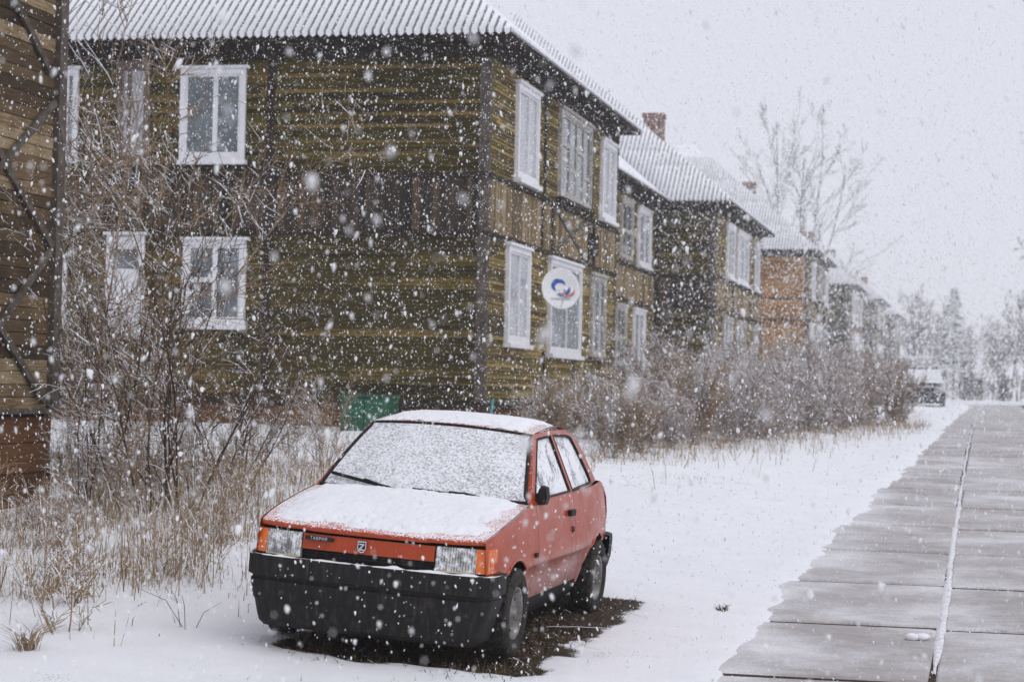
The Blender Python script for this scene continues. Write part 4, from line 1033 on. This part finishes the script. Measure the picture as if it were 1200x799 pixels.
# ------------------------------------------------------------------ dry grass and small things
def blades(name, pts, mat, label, hmin, hmax, w, lean=.5, lie=0.0):
    mb = MB()
    for x, y, s in pts:
        h = rng.uniform(hmin, hmax)*s; a = rng.uniform(0, 6.283); ln = abs(rng.gauss(0, lean)); dx, dy = math.cos(a)*ln, math.sin(a)*ln; z = zg(x, y)-.02
        wx, wy = -math.sin(a+rng.uniform(-1, 1))*w/2, math.cos(a+rng.uniform(-1, 1))*w/2
        if wx*wx+wy*wy < 1e-8: wx = w/2
        k1, k2 = .45, 1.0
        p1 = (x+dx*h*.35, y+dy*h*.35, z+h*.5); p2 = (x+dx*h*.9, y+dy*h*.9, z+h*max(.12, 1-.35*ln-lie*rng.random()))
        b = len(mb.v); mb.v += [(x-wx, y-wy, z), (x+wx, y+wy, z), (p1[0]+wx*.8, p1[1]+wy*.8, p1[2]), (p1[0]-wx*.8, p1[1]-wy*.8, p1[2]), p2]
        mb.f += [(b, b+1, b+2, b+3), (b+3, b+2, b+4)]
    o = mb.build(name, mat); return tag(o, label, 'grass', None, 'stuff')
def thicket(n, pw, low_=1.0):
    pts = []
    while len(pts) < n:                                        # dead grass left of the car, in clumps
        x, y = rng.uniform(-10.5, -4.7), rng.uniform(11.8, 24)
        s_, l_ = car_local(x, y)
        if (s_ > -.95 and -.4 < l_ < 4) or (x < -8.9 and y < SY): continue
        edge = -5.0-.12*(y-13)-.10*abs(y-15)+1.9*(N1(x*.9, y*.9)-.5)
        dens = (.16 if y < 13.2 else 1)*(1 if x < edge else .14)
        if rng.random() < dens*(.06+1.3*N2(x*1.9, y*1.9)**pw): pts.append((x, y, low_*rng.uniform(.4, 1)*(1.0 if x < edge else .5)*(.55+.8*N3(x*1.2, y*1.2))))
    return pts
blades('dry_grass', thicket(6500, 2), 'dry_grass', 'tall tan dead grass left of the red car', .12, .80, .0065, .55)
blades('bent_grass', thicket(3200, 1), 'dry_grass', 'bent and broken grass stalks matted left of the red car', .20, .60, .006, 1.5, .5)
wd = [make_shrub('w', 91, .85, 5, .30, 9, 3, 'twig_tan', r=.005, tr=.0026, ang=.7), make_shrub('w', 92, .7, 6, .42, 8, 3, 'dry_grass', r=.005, tr=.0028, ang=.8)]
for i, (x, y, s_) in enumerate(thicket(60, 2)):
    put('dry_weed', wd[i % 2], x, y, rng.uniform(.7, 1.15), rng.uniform(0, 6), 'dry branching weed among the dead grass left of the red car', 'weed', 'weeds left of the car')
pts = []
while len(pts) < 6000:                                         # dead grass along the foot of the hedge
    y = rng.uniform(22.5, 46); t = (y-28.2)/17.8; xe = -4.4+3.2*t; x = xe+rng.gauss(-.5, .75)-(.9 if y < 27 else 0)
    if x > snow_edge(y)-.35: continue
    if rng.random() < .2+.8*N1(x*2, y*2): pts.append((x, y, rng.uniform(.5, 1)))
blades('hedge_grass', pts, 'dry_grass', 'tan dead grass along the foot of the hedge', .10, .50, .009, .6)
pts = []
while len(pts) < 5200:                                         # flattened grass round and under the red car
    s_, l_ = rng.uniform(-.9, 1.05), rng.uniform(-.12, 3.7)
    q = max(s_-.86, -s_-.66, -l_+.08, l_-3.5)
    if q > .22*N2(s_*4+9, l_*4) : continue
    if q < -.35 and rng.random() < .6: continue
    w_ = CARP['o']+AS*s_+AL*l_; pts.append((w_.x, w_.y, rng.uniform(.4, 1)))
blades('flattened_grass', pts, 'grass_brown', 'flattened brown grass on the bare strip round the red car', .06, .17, .007, 1.0, .4)
pts = []
while len(pts) < 9000:                                         # tips of grass that poke out of the verge snow
    x, y = rng.uniform(-7, -1.5), 11.5+22*rng.random()**1.7
    if x > snow_edge(y)-.12: continue
    d = .15+.85*sstep(.45, .8, N1(x*.9+3, y*.9)); d *= .25+.75*sstep(-2.2, -3.6, x) if x > -3.6 else 1
    if rng.random() < d: pts.append((x, y, rng.uniform(.3, 1)))
blades('grass_tips', pts, 'grass_brown', 'short grass tips poking through the snow of the verge', .04, .095, .005, .8)
def tuft(px, py, n, h, label, mat='grass_brown'):
    p = on_ground(px, py); mb = MB(); t = link('grass_tuft', None, None, (p[0], p[1], zg(p[0], p[1])))
    for i in range(n):
        a = rng.uniform(0, 6.283); l = rng.uniform(.4, 1)*h; d = rng.uniform(.2, 1.1); x, y = rng.gauss(0, .03), rng.gauss(0, .03)
        mb.tube([(x, y, -.01), (x+math.cos(a)*d*l*.4, y+math.sin(a)*d*l*.4, l*.6), (x+math.cos(a)*d*l, y+math.sin(a)*d*l, l*.85)], [.003, .0025, .001], 3)
    mb.build('blades', mat, t); tag(t, label, 'grass tuft')
tuft(847, 719, 40, .09, 'small brown grass tuft alone on the snowy verge')
tuft(30, 768, 70, .26, 'tan grass tuft at the bottom left corner', 'dry_grass')
tuft(350, 770, 3, .40, 'few upright weed stalks in the snow before the bumper', 'grass_brown')
tuft(215, 745, 4, .45, 'thin weed stalks in the snow left of the bumper', 'grass_brown')
def leaf(px, py, label):
    p = on_ground(px, py); o = MB().prism([(-.035,0),(-.01,.02),(.03,.012),(.045,0),(.028,-.016),(-.012,-.02)], lambda a, b, d: (a, b, d+.02+.25*abs(a)*.6), 0, .003).build('fallen_leaf', 'dead_leaf')
    o.location = (p[0], p[1], zg(p[0], p[1])+.005); o.rotation_euler = (rng.uniform(-.4, .4), rng.uniform(-.4, .4), rng.uniform(0, 6)); tag(o, label, 'leaf', 'leaves on the snow')
for a, b, lb in ((352, 768, 'brown fallen leaf beside the weed stalks before the bumper'), (364, 766, 'dark fallen leaf just right of the weed stalks'), (158, 752, 'brown fallen leaf on the snow left of the weeds'), (225, 762, 'brown fallen leaf nearest the bottom edge, left of the car')): leaf(a, b, lb)
p = on_ground(640, 742); fr = MB(); R_ = random.Random(5)
st = wander((0, 0, .03), (1, .35, .04), .42, 8, .05, 0, R_); fr.tube(st, .005, 5)
for i in range(2, 9): fr.tube([st[i], (st[i][0]+.02, st[i][1]+.035, st[i][2]-.005)], [.004, .002], 4)
fr = fr.build('fallen_twig', 'twig_dark'); fr.location = (p[0], p[1], zg(p[0], p[1])+.01); tag(fr, 'dark fallen twig lying on snow beside the front wheel', 'twig')
p = on_ground(1076, 750); mb = MB()
for i in range(5):
    bm = bmesh.new(); bmesh.ops.create_icosphere(bm, subdivisions=2, radius=.028+.012*rng.random()); ox, oy = rng.gauss(0, .03), rng.gauss(0, .02); b = len(mb.v)
    mb.v += [(v.co.x*1.4+ox, v.co.y+oy, v.co.z*.8+.012) for v in bm.verts]; mb.f += [tuple(b+v.index for v in f_.verts) for f_ in bm.faces]; bm.free()
cl = mb.build('snow_clod', 'snow', None, True); cl.location = (p[0], p[1], zr(p[1])+.01); tag(cl, 'small clod of snow lying by the joint of the road slabs', 'snow clod')

# ------------------------------------------------------------------ falling snow
nr = np.random.default_rng(5); NF = 500000
P = nr.random((NF, 3))*np.array([22, 42.6, 10.2])+np.array([-16, 2.5, 0])
NB = 330000                                                   # the snowfall goes on down the street, flakes enlarged to fade the distance
P = np.concatenate([P, nr.random((NB, 3))*np.array([26, 95, 14])+np.array([-20, 45.1, 1.7])])
gz = np.array([zg(x, y) for x, y in P[:, :2]]); s_ = (P[:, 0]-CARP['o'].x); l_ = P[:, 1]-CARP['o'].y
ok = (P[:, 2] > gz+.05) & ~((P[:, 0] < OX+.05) & (P[:, 1] > OY-.05)) & ~((P[:, 0] < SX+.1) & (P[:, 1] < SY+.1) & (P[:, 1] > 10)) & ~((abs(s_) < .9) & (l_ > 0) & (l_ < 3.8) & (P[:, 2] < 2.2))
ok |= (P[:, 1] > OY) & (P[:, 0] < OX) & (P[:, 2] > 9.5) & (P[:, 1] > 46)
farf = (P[:, 1] > 45.05)[ok]; P = P[ok]
me = bpy.data.meshes.new('falling_snow'); me.vertices.add(len(P)); me.vertices.foreach_set('co', P.astype(np.float32).ravel())
sz = (nr.lognormal(0, .50, len(P))*.0026*np.where(farf, 3.1, 1.0)).astype(np.float32); at = me.attributes.new('size', 'FLOAT', 'POINT'); at.data.foreach_set('value', sz)
fs = link('falling_snow', me)
ng = bpy.data.node_groups.new('snowflakes', 'GeometryNodeTree')
ng.interface.new_socket('Geometry', in_out='INPUT', socket_type='NodeSocketGeometry'); ng.interface.new_socket('Geometry', in_out='OUTPUT', socket_type='NodeSocketGeometry')
gi = ng.nodes.new('NodeGroupInput'); go = ng.nodes.new('NodeGroupOutput')
m2p = ng.nodes.new('GeometryNodeMeshToPoints'); ico = ng.nodes.new('GeometryNodeMeshIcoSphere'); ico.inputs['Radius'].default_value = 1.0; ico.inputs['Subdivisions'].default_value = 1
sp_ = ng.nodes.new('GeometryNodeSetPosition'); wn = ng.nodes.new('FunctionNodeRandomValue'); wn.data_type = 'FLOAT_VECTOR'; wn.inputs[0].default_value = (-.32,)*3; wn.inputs[1].default_value = (.32,)*3
iop = ng.nodes.new('GeometryNodeInstanceOnPoints'); na = ng.nodes.new('GeometryNodeInputNamedAttribute'); na.data_type = 'FLOAT'; na.inputs['Name'].default_value = 'size'
rr = ng.nodes.new('FunctionNodeRandomValue'); rr.data_type = 'FLOAT_VECTOR'; rr.inputs[0].default_value = (-.35, .0, 0); rr.inputs[1].default_value = (.35, .55, 6.28); rr.inputs['Seed'].default_value = 3
rs = ng.nodes.new('FunctionNodeRandomValue'); rs.data_type = 'FLOAT_VECTOR'; rs.inputs[0].default_value = (.7, .7, 1.2); rs.inputs[1].default_value = (1.2, 1.2, 2.3); rs.inputs['Seed'].default_value = 8
vm_ = ng.nodes.new('ShaderNodeVectorMath'); vm_.operation = 'SCALE'
smt = ng.nodes.new('GeometryNodeSetMaterial'); smt.inputs['Material'].default_value = MATS['flake']
lk = ng.links.new
lk(gi.outputs[0], m2p.inputs['Mesh']); lk(m2p.outputs[0], iop.inputs['Points']); lk(ico.outputs['Mesh'], sp_.inputs['Geometry']); lk(wn.outputs[0], sp_.inputs['Offset'])
lk(sp_.outputs[0], smt.inputs['Geometry']); lk(smt.outputs[0], iop.inputs['Instance']); lk(rs.outputs[0], vm_.inputs[0]); lk(na.outputs[0], vm_.inputs['Scale']); lk(vm_.outputs[0], iop.inputs['Scale'])
lk(rr.outputs[0], iop.inputs['Rotation']); lk(iop.outputs[0], go.inputs[0])
md = fs.modifiers.new('snowflakes', 'NODES'); md.node_group = ng; me.materials.append(MATS['flake'])
tag(fs, 'snowflakes falling through the air all over the street', 'snow', None, 'stuff')

# ------------------------------------------------------------------ haze
hz = bpy.data.materials.new('haze'); hz.use_nodes = True; hn = hz.node_tree; hn.nodes.clear()
pv = hn.nodes.new('ShaderNodeVolumePrincipled'); pv.inputs['Color'].default_value = (.97, .97, .99, 1); pv.inputs['Density'].default_value = .0008; pv.inputs['Anisotropy'].default_value = .0
ho = hn.nodes.new('ShaderNodeOutputMaterial'); hn.links.new(pv.outputs[0], ho.inputs['Volume']); MATS['haze'] = hz
hb = MB().box(-125, 105, -8, 345, -2.2, 26).build('haze', 'haze'); tag(hb, 'pale snowy haze that fills the street', 'haze', None, 'stuff')
